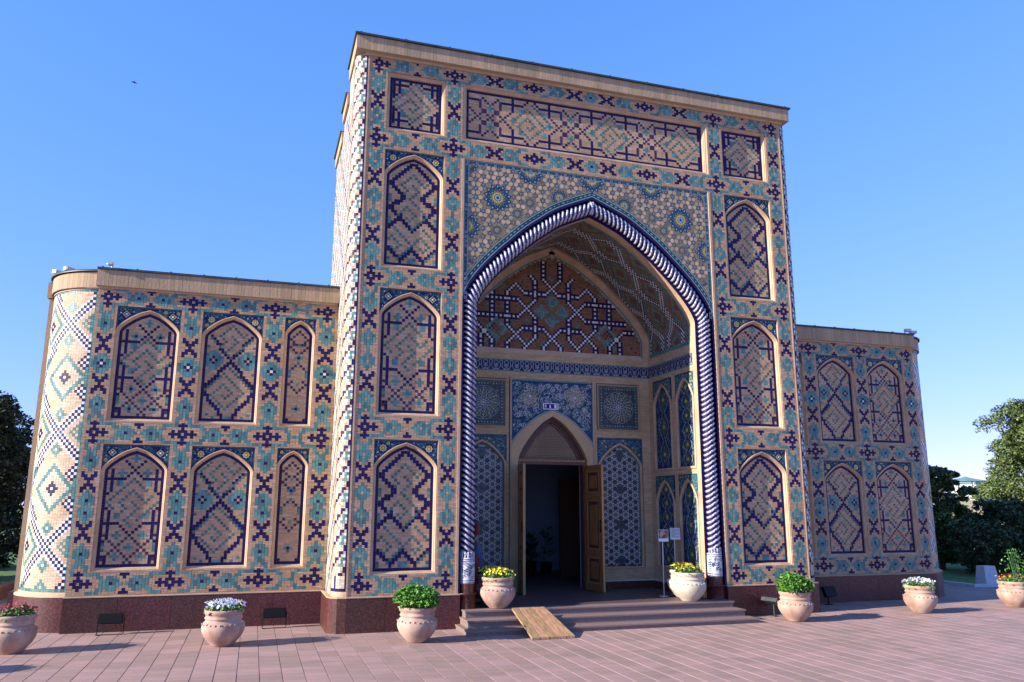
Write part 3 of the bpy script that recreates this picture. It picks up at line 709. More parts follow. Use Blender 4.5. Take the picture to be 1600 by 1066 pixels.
# --- girih field around the arch
A0 = arch_path(2.182, 4.74, 6.677, PLT+0.0, 34)
def girih_field():
    mb = MB(); zt = 7.049; h = arch_half(2.182, 4.74, 6.677, 50)[::-1]
    for s in (-1, 1):
        for k in range(len(h)-1):
            q = [(s*h[k][0], h[k][1], 0), (s*h[k+1][0], h[k+1][1], 0), (s*h[k+1][0], zt, 0), (s*h[k][0], zt, 0)]
            mb.poly(q if s > 0 else q[::-1], 'mteal')
    xs = np.array([p[0] for p in h]); zz = np.array([p[1] for p in h])
    O = offset([p for p in arch_path(2.182, 4.74, 6.677, 4.0, 40)], -0.105); ox = np.array([p[0] for p in O]); oz = np.array([p[1] for p in O])
    half = len(O)//2; hx = ox[half:]; hz = oz[half:]
    def ok(u, v, r):
        if abs(u)+r > 2.182-0.078 or v+r > zt-0.078: return False
        return v-r*0.8 > np.interp(max(abs(u)-0.6*r, 0), hx, hz)
    fld = MB()
    # ground of the field
    nn = 60
    X = np.linspace(0, 2.182-0.078, nn)
    Z = np.interp(X, hx, hz)
    for s in (-1, 1):
        for k in range(nn-1):
            if Z[k] > zt-0.078: continue
            q = [(s*X[k], Z[k], 0.0012), (s*X[k+1], Z[k+1], 0.0012), (s*X[k+1], zt-0.078, 0.0012), (s*X[k], zt-0.078, 0.0012)]
            mb.poly(q if s > 0 else q[::-1], 'mfield', 0.3)
    # border lines
    for d in (-0.018, -0.092):
        ribbon(mb, offset(arch_path(2.182, 4.74, 6.677, 4.74, 40), d), 0.010, 0.002, 'mpale' if d < -0.05 else 'mpale')
    for a in (0.012, 0.070):
        ribbon(mb, [(-2.182+a, 4.78), (-2.182+a, zt-a), ], 0.008, 0.002, 'mpale'); ribbon(mb, [(2.182-a, 4.78), (2.182-a, zt-a)], 0.008, 0.002, 'mpale')
        ribbon(mb, [(-2.182+a, zt-a), (2.182-a, zt-a)], 0.008, 0.002, 'mpale')
    # small motifs in the borders
    r = random.Random(4)
    for u in np.arange(-2.12, 2.13, 0.075):
        ribbon(mb, [(u-0.02, zt-0.030), (u+0.02, zt-0.030), (u+0.02, zt-0.052), (u-0.02, zt-0.052), (u-0.02, zt-0.030)], 0.006, 0.0022, 'turq' if int(u*40) % 2 else 'mcream')
    for s in (-1, 1):
        for v in np.arange(4.80, 7.0, 0.075):
            u = s*2.141
            ribbon(mb, [(u-0.011, v-0.02), (u+0.011, v-0.02), (u+0.011, v+0.02), (u-0.011, v+0.02), (u-0.011, v-0.02)], 0.006, 0.0022, 'mcream' if r.random() < 0.5 else 'turq')
    Pm = np.array(offset(arch_path(2.182, 4.74, 6.677, 4.74, 60), -0.055)); L = np.r_[0, np.cumsum(np.hypot(*(Pm[1:]-Pm[:-1]).T))]
    for q in np.arange(0.04, L[-1]-0.04, 0.085):
        p = np.array([np.interp(q, L, Pm[:, 0]), np.interp(q, L, Pm[:, 1])]); p2 = np.array([np.interp(q+0.05, L, Pm[:, 0]), np.interp(q+0.05, L, Pm[:, 1])])
        if abs(p[0]) > 2.09: continue
        ribbon(mb, [tuple(p), tuple(p2)], 0.022, 0.0022, 'turq' if r.random() < 0.5 else 'mblue'); ribbon(mb, [tuple(p+(p2-p)*0.25), tuple(p+(p2-p)*0.75)], 0.008, 0.0028, 'yellow')
    # rosettes
    big = []
    for s in (-1, 1):
        big += [(s*1.63, 6.47, 0.235, 1), (s*1.08, 6.985, 0.225, 1), (s*2.12, 5.95, 0.21, 1), (s*2.12, 6.99, 0.17, 1), (s*0.58, 6.60, 0.15, 0), (s*1.09, 6.45, 0.085, 0), (s*1.64, 5.93, 0.085, 0), (s*1.30, 6.24, 0.09, 0), (s*2.10, 5.30, 0.14, 0)]
    big.append((0, 6.985, 0.225, 1))
    for x, z, R, b in big:
        n = 14 if b else (12 if R > 0.1 else 8)
        def petal(rr, wd, ln, m, w, ph=0.0, tone=0.5):
            for i in range(n):
                t = 2*math.pi*(i+ph)/n; d = np.array((math.sin(t), math.cos(t))); e = np.array((d[1], -d[0])); c = np.array((x, z))+d*rr
                if not ok(c[0], c[1], 0.012): continue
                mb.poly([(*(c-d*ln), w), (*(c-e*wd*0.9-d*ln*0.1), w), (*(c+d*ln), w), (*(c+e*wd*0.9-d*ln*0.1), w)], m, tone)
        if ok(x, z, R*0.9) or b: pass
        petal(R*0.82, R*0.20, R*0.23, 'mdark', 0.0022); petal(R*0.82, R*0.07, R*0.08, 'mpale', 0.0030)
        petal(R*0.62, R*0.15, R*0.18, 'mdark', 0.0024, 0.5); petal(R*0.61, R*0.05, R*0.07, 'turq', 0.0032, 0.5)
        petal(R*0.44, R*0.07, R*0.09, 'yellow', 0.0034); petal(R*0.44, R*0.05, R*0.06, 'mdark', 0.0040)
        petal(R*0.31, R*0.07, R*0.09, 'yellow', 0.0038, 0.5)
        if ok(x, z, R*0.2):
            disc(mb, (x, z), R*0.24, 'mdark', 0.0042, 16); disc(mb, (x, z), R*0.20, 'mpale', 0.0048, 16); star(mb, (x, z), R*0.14, 8, 0.6, 'mblue', 0.0054)
        elif b:
            n2 = [(0.6*k) for k in range(1)]
            if ok(x, z-R*0.3, R*0.1): disc(mb, (x, z-R*0.30), R*0.12, 'mpale', 0.0048, 10)
    # plates and little stars on a triangular lattice
    a = 0.083; r = random.Random(9)
    for j in range(40):
        for i in range(-30, 31):
            x = (i+(0.5 if j % 2 else 0))*a; z = 7.02-j*a*0.866
            x += r.uniform(-.004, .004); z += r.uniform(-.004, .004)
            st = (i+(j+1)//2*2+(j//2)*0+(0 if j % 2 == 0 else 1)) % 3 == 0 if True else False
            st = ((i-(j//2)) - (j % 2)*0 + 2*j) % 3 == 0
            if any((x-c)**2+(z-d)**2 < (R*1.0+0.022)**2 for c, d, R, b in big): continue
            if not ok(x, z, 0.016): continue
            if st:
                star(mb, (x, z), 0.043, 6, 0.55, 'mdark', 0.0020, r.random()); star(mb, (x, z), 0.024, 6, 0.5, 'mpale' if r.random() < .3 else 'plate', 0.0026, r.random()); disc(mb, (x, z), 0.008, 'mdark', 0.0030, 6)
            else:
                n = r.choice((6, 7, 8)); t = r.random()
                disc(mb, (x, z), 0.0445, 'mdark', 0.0018, n, t*3); disc(mb, (x, z), 0.0395, 'plate', 0.0024+r.uniform(0, .0006), n, t*3, t)
                for q in range(3):
                    th = r.random()*6.28; disc(mb, (x+0.046*math.cos(th), z+0.046*math.sin(th)), 0.009, 'mdark' if q else 'mpale', 0.0021, 5, r.random())
    o = mb.build('arch_surround_mosaic', museum, None, front(0.012)); o['label'] = 'star and rosette mosaic field around the big arch'
girih_field()

# --- rebate, soffit and vault swept along the arch
vp = MB()
A0x = arch_path(2.182, 4.74, 6.677, 0.26, 34)
sweep(vp, A0x, [(0.0, -0.010), (0.030, -0.010)], 'navy')                 # thin navy edge outside the rope
sweep(vp, A0x, [(0.030, -0.010), (0.030, -0.16), (0.275, -0.16)], 'navy')
sweep(vp, A0x, [(0.275, -0.16), (0.275, -0.285), (0.245, -0.285), (0.245, -0.40)], 'moulding')
sweep(vp, arch_path(2.182, 4.74, 6.677, 4.42, 34), [(0.245, -0.40), (0.245, -1.95)], 'mortar')
sweep(vp, arch_path(2.182, 4.74, 6.677, 4.42, 34), [(0.245, -1.85), (0.252, -1.85), (0.252, -1.95)], 'moulding')
vp.build('arch_reveal', museum, None, f0)

# rope moulding round the arch
RD = 0.030+0.118
ropeP = offset(arch_path(2.182, 4.74, 6.677, 0.94, 60), RD)
rope = empty('rope_moulding', (0, 0, 0)); rope.parent = museum; rope['label'] = 'white and navy twisted rope moulding framing the arch'
cm = MB(); RC = 0.088
P = np.array(ropeP); mid = len(P)//2
T = np.gradient(P, axis=0); T /= np.hypot(T[:, 0], T[:, 1])[:, None]
rows = []
for p, t in zip(P, T):
    nrm = np.array((t[1], -t[0]))
    for i in range(14):
        a = 2*math.pi*i/14; rows.append((p[0]+nrm[0]*RC*math.sin(a), p[1]+nrm[1]*RC*math.sin(a), RC*math.cos(a)))
cm.faces(rows, [(k*14+i, k*14+(i+1) % 14, (k+1)*14+(i+1) % 14, (k+1)*14+i) for k in range(len(P)-1) for i in range(14)], 'navy', smooth=True)
cm.build('rope_core', rope, None, front(0.095))
def coil_mesh(sgn, rin=0.092, lead=0.066):
    mb = MB(); n, k = 11, 5; vs = []
    for i in range(n):
        th = math.radians(-125+250*i/(n-1)); e = math.sin(math.pi*i/(n-1))**0.4
        c = Vector((math.sin(th)*rin, 0, 0))
        # local axes: X inward across the opening, Y along the rope (up), Z out of the wall
        y = -lead*math.sin(th)*1.0
        out = Vector((math.sin(th), 0, math.cos(th)))
        for q in range(k):
            ph = math.pi*q/(k-1); vs.append(tuple(out*(rin-0.006+math.sin(ph)*0.027*e+0.001)+Vector((0, y-math.cos(ph)*0.0245*(0.5+0.5*e), 0))))
    mb.faces(vs, [(i*k+q, i*k+q+1, (i+1)*k+q+1, (i+1)*k+q) for i in range(n-1) for q in range(k-1)], 'ropew', smooth=True)
    mb.faces(vs, [tuple(range(k)), tuple(range((n-1)*k+k-1, (n-1)*k-1, -1))], 'ropew')
    return mb.mesh('rope_coil')
cmesh = coil_mesh(1)
for half in (0, 1):
    Q = P[:mid+1] if half == 0 else P[mid:][::-1]
    L = np.r_[0, np.cumsum(np.hypot(*(Q[1:]-Q[:-1]).T))]
    cnt = int(L[-1]/0.083)
    for c in range(cnt+1):
        s = 0.05+c*(L[-1]-0.06)/cnt
        x = np.interp(s, L, Q[:, 0]); z = np.interp(s, L, Q[:, 1]); x2 = np.interp(s+0.03, L, Q[:, 0]); z2 = np.interp(s+0.03, L, Q[:, 1]); x1 = np.interp(s-0.03, L, Q[:, 0]); z1 = np.interp(s-0.03, L, Q[:, 1])
        t = Vector((x2-x1, 0, z2-z1)).normalized(); o3 = Vector((0, -1, 0)); inw = t.cross(o3) if half == 0 else o3.cross(t)
        # inward towards the opening
        if inw.dot(Vector((0-x, 0, 4.0-z if z > 4.7 else 0))) < 0: inw = -inw
        ob = link('rope_coil', cmesh, rope)
        ob.matrix_local = Matrix(((inw.x, t.x, o3.x, x), (inw.y, t.y, o3.y, 0.095), (inw.z, t.z, o3.z, z), (0, 0, 0, 1)))
# rope feet
for s in (-1, 1):
    x = s*(2.182-RD); mb = MB()
    mb.lathe([(0.118, 0), (0.118, 0.34), (0.112, 0.355), (0.0, 0.355)], 'mcream', 20, (x, 0.095, 0.60))
    for q in range(60):
        rr = random.Random(q+int(s)*50); th = rr.uniform(math.pi, 2*math.pi); zz = rr.uniform(0.66, 0.88); R = 0.1195
        pts = []
        for a in range(9):
            t2 = a*0.7; rad = 0.028*(1-a*0.08); dth = rad*math.cos(t2)/0.118; pts.append((th+dth, zz+rad*math.sin(t2)))
        m = 'mblue'
        for a in range(8):
            (t0, z0), (t1, z1) = pts[a], pts[a+1]; hw_ = 0.004
            mb.poly([(x+R*math.cos(t0), 0.095+R*math.sin(t0), z0-hw_), (x+R*math.cos(t1), 0.095+R*math.sin(t1), z1-hw_), (x+R*math.cos(t1), 0.095+R*math.sin(t1), z1+hw_), (x+R*math.cos(t0), 0.095+R*math.sin(t0), z0+hw_)], m)
    fm_ = MB()
    for q in range(7):
        t = math.radians(180+12+q*26); fm_.bar((x+0.098*math.cos(t), 0.095+0.098*math.sin(t), 0.955), (x+0.098*math.cos(t), 0.095+0.098*math.sin(t), 1.035), 0.017, 'ropew', 8)
    fm_.build('rope_strand_ends', rope, 'stuff')
    for z0 in (0.605, 0.635, 0.905, 0.93):
        mb.lathe([(0.1195, 0), (0.1195, 0.010)], 'mblue', 20, (x, 0.095, z0))
    mb.build('carved_tile_base', rope)
    mb = MB(); mb.lathe([(0.112, 0), (0.112, 0.134)], 'granite', 20, (x, 0.095, 0.466)); mb.build('granite_collar', rope)
    mb = MB(); mb.lathe([(0.135, 0.26), (0.135, 0.452), (0.145, 0.456), (0.145, 0.470), (0.0, 0.470)], 'granite', 20, (x, 0.085, 0.0)); mb.build('granite_pedestal', rope)

# vault mosaic: chequered zigzag straps on brick
def vault():
    Pv = np.array(offset(arch_path(2.182, 4.74, 6.677, 4.40, 60), 0.245)); L = np.r_[0, np.cumsum(np.hypot(*(Pv[1:]-Pv[:-1]).T))]
    Tv = np.gradient(Pv, axis=0); Tv /= np.hypot(Tv[:, 0], Tv[:, 1])[:, None]
    def fm(u, v, w):
        x = np.interp(u, L, Pv[:, 0]); z = np.interp(u, L, Pv[:, 1]); tx = np.interp(u, L, Tv[:, 0]); tz = np.interp(u, L, Tv[:, 1])
        return (x+tz*w, v, z-tx*w)
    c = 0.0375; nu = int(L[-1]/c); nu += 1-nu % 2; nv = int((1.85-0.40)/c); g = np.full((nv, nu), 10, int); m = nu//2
    half = lambda f: None
    for i in range(nu):
        for j in range(nv):
            d = abs(i-m); a = j; per = 16
            # zigzag straps running round the vault
            for base in (4, 12, 20, 28, 36):
                pass
            x = (d+6) % 28
            tri = x-3 if 3 <= x < 10 else (7 if 10 <= x < 17 else (24-x if 17 <= x < 24 else 0))
            hit = min((a-tri-4) % 19, (a+tri-11-6) % 19)
            if hit <= 2: g[j, i] = NAVY if (i+j) % 2 else WHITE
            else:
                r_ = 99
                for ca, cx_ in ((10, 0), (1, 13)):
                    c1 = (a-ca) % 19; c1 = c1-19 if c1 > 9 else c1; c2 = (x-cx_) % 28; c2 = c2-28 if c2 > 14 else c2; r_ = min(r_, abs(c1)+abs(c2))
                if r_ in (4, 5): g[j, i] = GREEN
                if r_ == 1: g[j, i] = PLUM
                if r_ > 7 and (i+j) % 2 == 0: g[j, i] = GREEN
    g[0] = TURQ; g[-1] = TURQ; g[:, :2] = TURQ; g[:, -2:] = TURQ
    ue = np.linspace(0, L[-1], nu+1); ve = np.linspace(0.40, 1.85, nv+1)
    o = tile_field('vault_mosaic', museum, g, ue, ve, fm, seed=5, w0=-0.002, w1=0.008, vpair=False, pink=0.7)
    o['label'] = 'chequered tile straps on the brick vault behind the arch'
vault()

# tympanum of the back wall
def tympanum():
    path = offset(arch_path(2.182, 4.74, 6.677, 4.42, 40), 0.245+0.12); outer = offset(arch_path(2.182, 4.74, 6.677, 4.42, 40), 0.245)
    mb = MB(); sweep(mb, path, [(-0.118, 0.0), (-0.118, 0.03), (0.0, 0.03), (0.0, 0.0)], 'moulding')
    sweep(mb, path, [(0.0, 0.014), (0.030, 0.014)], 'turq')
    mb.poly([(-1.95, 4.36, 0.002), (1.95, 4.36, 0.002), (1.95, 6.6, 0.002), (-1.95, 6.6, 0.002)], 'mortar')
    o = mb.build('tympanum', museum, None, front(1.95)); o['label'] = 'pointed brick tympanum with navy and white strapwork over the doorway'
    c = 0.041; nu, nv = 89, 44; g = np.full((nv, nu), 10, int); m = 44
    def strap(pts):
        for s in (1, -1):
            for (j0, a0), (j1, a1) in zip(pts[:-1], pts[1:]):
                n = max(abs(j1-j0), abs(a1-a0))
                for k_ in range(n+1):
                    j = round(j0+(j1-j0)*k_/n); a = round(a0+(a1-a0)*k_/n); i = m+s*a
                    if j0 == j1:
                        for d in (-1, 0, 1): put(g, j+d, i, NAVY)
                    elif a0 == a1:
                        for d in (-1, 0, 1): put(g, j, i+d, NAVY)
                    else:
                        for d in (-1, 1): put(g, j, i+d, NAVY)
                        put(g, j+1, i, NAVY) if False else None
    pts = [[(40, 4), (32, 4), (25, -3), (25, -13)], [(25, 13), (29, 17), (25, 21), (10, 21), (1, 12)],
           [(33, 10), (31, 8), (22, 8), (14, 16), (14, 36)], [(22, 36), (22, 16), (14, 8), (5, 8), (0, 13)],
           [(26, 28), (10, 28), (5, 33), (0, 33)], [(9, 4), (9, 14), (2, 21), (0, 21)], [(9, 4), (1, -4), (0, -4)], [(0, 28), (3, 28), (10, 35), (10, 40)]]
    for p in pts: strap(p)
    for s in (1, -1):
        for p in pts:
            for (j0, a0), (j1, a1) in zip(p[:-1], p[1:]):
                n = max(abs(j1-j0), abs(a1-a0))
                for k_ in range(n+1):
                    j = round(j0+(j1-j0)*k_/n); a = round(a0+(a1-a0)*k_/n); i = m+s*a
                    if (j0 == j1 and a % 2 == 0) or (a0 == a1 and j % 2 == 0) or (j0 != j1 and a0 != a1): put(g, j, i, WHITE)
    for jc, ic in ((22, m), (13, m), (17, m+5), (17, m-5), (8, m+26), (8, m-26)):
        R = 2 if abs(ic-m) < 10 else 4
        for a in range(-R-1, R+2):
            for b in range(-R-1, R+2):
                if (abs(a)+abs(b) <= R+1 and R == 2) or (R == 4 and abs(a)+abs(b) in (4, 5)): put(g, jc+a, ic+b, TURQ)
        if R == 4:
            for a, b in ((1, 0), (-1, 0), (0, 1), (0, -1)): put(g, jc+a, ic+b, PLUM)
    r = np.random.default_rng(3)
    for jc, a in ((18, 22), (18, 30), (29, 8), (5, 17), (5, 27), (33, 0), (12, 12), (27, 24), (2, 4), (2, 30)):
        for s in (1, -1):
            for d, e in ((1, 0), (-1, 0), (0, 1), (0, -1)):
                if 0 <= jc+d < nv and g[jc+d, m+s*a+e] == 10: put(g, jc+d, m+s*a+e, GREEN)
    for j in range(1, nv-1):
        for i in range(1, nu-1):
            if (g[j-1:j+2, i-1:i+2] == 10).all() and (i+j) % 2 == 0 and math.sin(i*0.9)*math.cos(j*1.1+abs(i-m)*0.3) > 0.45: g[j, i] = 16
    ue = np.linspace(-nu*c/2, nu*c/2, nu+1); ve = 4.45+np.arange(nv+1)*c
    UU, VV = np.meshgrid((ue[:-1]+ue[1:])/2, (ve[:-1]+ve[1:])/2)
    I = offset(path, 0.018); I = [(I[0][0], 4.3)]+I+[(I[-1][0], 4.3)]
    ins = inside(I, UU-c*.4, VV+c*.4) & inside(I, UU+c*.4, VV+c*.4)
    g = np.where(ins, g, 0)
    tile_field('tympanum_mosaic', o, g, ue, ve, front(1.94), seed=6, w0=-0.01, w1=0.0, vpair=False, pink=0.75)
tympanum()

# --- iwan interior walls
XS = 1.937
def frieze(mb, L, z0, z1, w):
    mb.poly([(0, z0, w), (L, z0, w), (L, z1, w), (0, z1, w)], 'mnavy')
    mb.poly([(0, z0, w+0.001), (L, z0, w+0.001), (L, z0+0.02, w+0.001), (0, z0+0.02, w+0.001)], 'turq'); mb.poly([(0, z1-0.02, w+0.001), (L, z1-0.02, w+0.001), (L, z1, w+0.001), (0, z1, w+0.001)], 'turq')
    n = int(L/0.19); st = L/n; h = z1-z0
    for i in range(n):
        c = (i+0.5)*st; zm = z0+h*0.45
        for s in (1, -1):
            ribbon(mb, [(c+s*x*st, z0+y*h) for x, y in ((0, .88), (.12, .84), (.2, .72), (.16, .6), (.06, .55), (.0, .6))], 0.007, w+0.002, 'mcream')
            ribbon(mb, [(c+s*x*st, z0+y*h) for x, y in ((0, .30), (.13, .34), (.17, .45), (.1, .56), (0, .60))], 0.007, w+0.002, 'mcream')
            ribbon(mb, [(c+s*x*st, z0+y*h) for x, y in ((.0, .2), (.2, .18), (.38, .3), (.42, .55), (.34, .8), (.5, .9))], 0.007, w+0.002, 'mcream')
            ribbon(mb, [(c+s*x*st, z0+y*h) for x, y in ((.05, .13), (.3, .13))], 0.008, w+0.002, 'mcream')
        disc(mb, (c, zm), 0.016, 'mpale', w+0.0015, 8); disc(mb, (c+st/2, z0+h*0.45), 0.014, 'turq', w+0.0015, 6)
def scrolls(mb, ok, box, n, seed, m='mcream', w=0.002, lw=0.007, r0=0.06):
    r = random.Random(seed)
    for t in range(n):
        u = r.uniform(box[0], box[2]); v = r.uniform(box[1], box[3]); R = r.uniform(0.6, 1.3)*r0; a = r.uniform(0, 6.28); s = r.choice((1, -1))
        P_ = [(u+R*(1-0.075*i)*math.cos(a+s*i*0.5), v+R*(1-0.075*i)*math.sin(a+s*i*0.5)) for i in range(12)]
        if all(ok(x, y, 0.005) for x, y in P_):
            ribbon(mb, P_, lw, w, m if r.random() < .75 else 'turq')
            if r.random() < 0.6: star(mb, P_[-1], R*0.3, 5, 0.5, r.choice(('mpale', 'turq', 'yellow', 'white')), w+0.0006, a)
def medallion_panel(mb, ok, uc, z0, z1, wd, seed, lobes):
    """chain of pointed medallions on a navy ground"""
    z = z1; zs = np.linspace(z0, z1, lobes*12+1); h = (z1-z0)/lobes
    for s in (1, -1):
        P_ = [(uc+s*wd*(0.10+0.42*abs(math.sin(math.pi*(q-z0)/h))), q) for q in zs]
        seg_ = [p for p in P_ if ok(*p, 0.005)]
        ribbon(mb, seg_, 0.009, 0.0026, 'mcream')
    for i in range(lobes):
        c = z0+h*(i+0.5)
        pts = [(uc+wd*0.34*math.sin(t), c+h*0.33*math.cos(t)*(1 if abs(math.cos(t)) < 0.9 else 1.1)) for t in np.linspace(0, -2*math.pi, 13)[:-1]]
        if all(ok(x, y, 0.004) for x, y in pts):
            mb.poly([(x, y, 0.0012) for x, y in pts], 'mgreen'); disc(mb, (uc, c), wd*0.13, 'mlime', 0.002, 6); star(mb, (uc, c), wd*0.16, 4, .45, 'yellow', 0.0024)
def inner_niche(parent, fmap, uc, hw, z0, z1, style, seed, darch, fr=0.04, depth=0.03):
    hp = hw-fr; zb = z0+0.012; za = z1-0.115; zs = z1-darch
    P = arch_path(hp, zs, za, zb, 20, uc); mb = MB()
    sweep(mb, P, [(-fr, -depth-0.005), (-fr, -0.004), (-fr*0.3, 0.002), (0.0, -0.012), (0.0, -depth-0.02)], 'moulding', closed=True)
    mb.poly([(uc-hw, z0, -depth-0.012), (uc+hw, z0, -depth-0.012), (uc+hw, z1, -depth-0.012), (uc-hw, z1, -depth-0.012)], 'mgirih' if style == 'girih' else 'mnavy')
    fo = mb.build('niche', parent, None, fmap)
    I = offset(P, 0.012, True); Wl = -depth-0.010
    arr = np.array(I)
    def ok(u, v, r): return bool(inside(I, np.array([u-r, u+r, u]), np.array([v, v, v+r])).all()) and v-r > zb
    mb = MB()
    ribbon(mb, [tuple(p) for p in offset(P, 0.018, True)], 0.010, 0.001, 'turq')
    if style == 'girih':
        girih(mb, ok, (uc-hp, zb, uc+hp, za), 0.20, 0.001, lw=0.0095, cols=('mblue', 'mdark', 'mgreen'))
        for zc in np.linspace(zb+0.02, za-0.25, 4):
            for q, m in ((0.10, 'mdark'), (0.075, 'mgreen'), (0.045, 'mdark'), (0.02, 'clothr')):
                star(mb, (uc, zc+0.08), q, 10, 0.72, m, 0.003+0.001*(0.1-q)*30)
    else:
        medallion_panel(mb, ok, uc, zb, za, hp, seed, style)
        scrolls(mb, ok, (uc-hp, zb, uc+hp, za), 260, seed, 'turq', 0.0008, 0.006, 0.035)
    mb.build('niche_mosaic', fo, None, lambda u, v, w: fmap(u, v, w+Wl))
    # corners
    h = arch_half(hp, zs, za, 30); off = offset(h[::-1]+[(hp, zs-0.05)], -fr); xs_m = np.maximum.accumulate([max(p[0], 0) for p in off]); zz = [p[1] for p in off]
    def ok2(u, v, r): return abs(u-uc)+r < hw-0.006 and v+r < z1-0.006 and v-r > np.interp(max(abs(u-uc)-r*.5, 0), xs_m, zz)
    mb = MB(); X = np.linspace(0, hw, 12); Z = np.interp(X, xs_m, zz)
    for s in (-1, 1):
        for k_ in range(11):
            q = [(uc+s*X[k_], Z[k_]-0.01, 0), (uc+s*X[k_+1], Z[k_+1]-0.01, 0), (uc+s*X[k_+1], z1, 0), (uc+s*X[k_], z1, 0)]
            mb.poly(q if s > 0 else q[::-1], 'mblue' if style == 'girih' else 'mteal')
    floral(mb, ok2, (uc-hw, zs, uc+hw, z1), 0.034, seed, 0.0015)
    mb.build('corner_mosaic', fo, None, lambda u, v, w: fmap(u, v, w-0.016))

fb = front(1.95)
# brick posts and rails of the back wall: everything that is not a panel
def brick_skin(fmap, u0, u1, z0, z1, holes, seed, c=0.043):
    nu = int(round((u1-u0)/c)); nv = int(round((z1-z0)/c)); ue = np.linspace(u0, u1, nu+1); ve = np.linspace(z0, z1, nv+1); g = np.full((nv, nu), 12, int)
    UU, VV = np.meshgrid((ue[:-1]+ue[1:])/2, (ve[:-1]+ve[1:])/2)
    for h in holes: g[(UU > h[0]) & (UU < h[1]) & (VV > h[2]) & (VV < h[3])] = 0
    mb = MB(); cu_, cz_ = (u1-u0)/nu, (z1-z0)/nv
    for j in range(nv):
        i = 0
        while i < nu:
            if g[j, i] == 0: i += 1; continue
            i2 = i
            while i2 < nu and g[j, i2]: i2 += 1
            mb.poly([(ue[i], ve[j], -0.008), (ue[i2], ve[j], -0.008), (ue[i2], ve[j+1], -0.008), (ue[i], ve[j+1], -0.008)], 'mortar'); i = i2
    mb.build('facing_bed', museum, None, fmap)
    return tile_field('brick_facing', museum, g, ue, ve, fmap, seed=seed, w0=-0.012, w1=0.0, vpair=False, pink=0.12, gap=0.003, run=(2, 3))
holes = [(-0.80, 0.80, 0.2, 3.90), (0.865, 1.745, 0.62, 2.885), (-1.745, -0.865, 0.62, 2.885), (0.87, 1.72, 3.03, 3.885), (-1.72, -0.87, 3.03, 3.885)]
brick_skin(fb, -XS, XS, 0.40, 4.03, holes, 31); brick_skin(fb, -XS, XS, 4.25, 4.42, [], 32)
mb = MB(); frieze(mb, 2*XS, 4.03, 4.25, 0.0); o = mb.build('frieze', museum, None, lambda u, v, w: (u-XS, 1.945-w, v)); o['label'] = 'blue palmette frieze over the doorway'
for s in (-1, 1):
    # fmap of the side wall: u = depth, facing the middle
    fs = (lambda u, v, w, s=s: (s*(XS-w), u, v))
    mb = MB(); frieze(mb, 1.95-0.30, 4.03, 4.25, 0.006)
    mb.build('frieze', museum, None, (lambda u, v, w, s=s: (s*(XS-w), 0.30+u, v)) if s < 0 else (lambda u, v, w, s=s: (s*(XS-w), 1.95-u, v)))
    hs = [(1.09, 1.77, 2.33, 3.93), (0.23, 0.94, 2.33, 3.93), (1.09, 1.77, 0.65, 2.21), (0.23, 0.94, 0.65, 2.21)]
    hs = [(1.09, 1.77, 2.33, 3.93), (0.31, 0.94, 2.33, 3.93), (1.09, 1.77, 0.65, 2.21), (0.31, 0.94, 0.65, 2.21)]
    brick_skin(lambda u, v, w, s=s: (s*(XS-0.006-w), u, v), 0.30, 1.95, 0.40, 4.03, hs, 40+s); brick_skin(lambda u, v, w, s=s: (s*(XS-0.006-w), u, v), 0.30, 1.95, 4.25, 4.42, [], 45+s)
    fsn = (lambda u, v, w, s=s: (s*(XS-0.03-w), (1.95-u if s > 0 else u), v))
    for (y0, y1, z0, z1), st in zip(hs, (3, 6, 6, 3)):
        uc = (y0+y1)/2; uc = 1.95-uc if s > 0 else uc
        inner_niche(museum, fsn, uc, (y1-y0)/2, z0, z1, st, 60+int(z0*10)+st, 0.46)
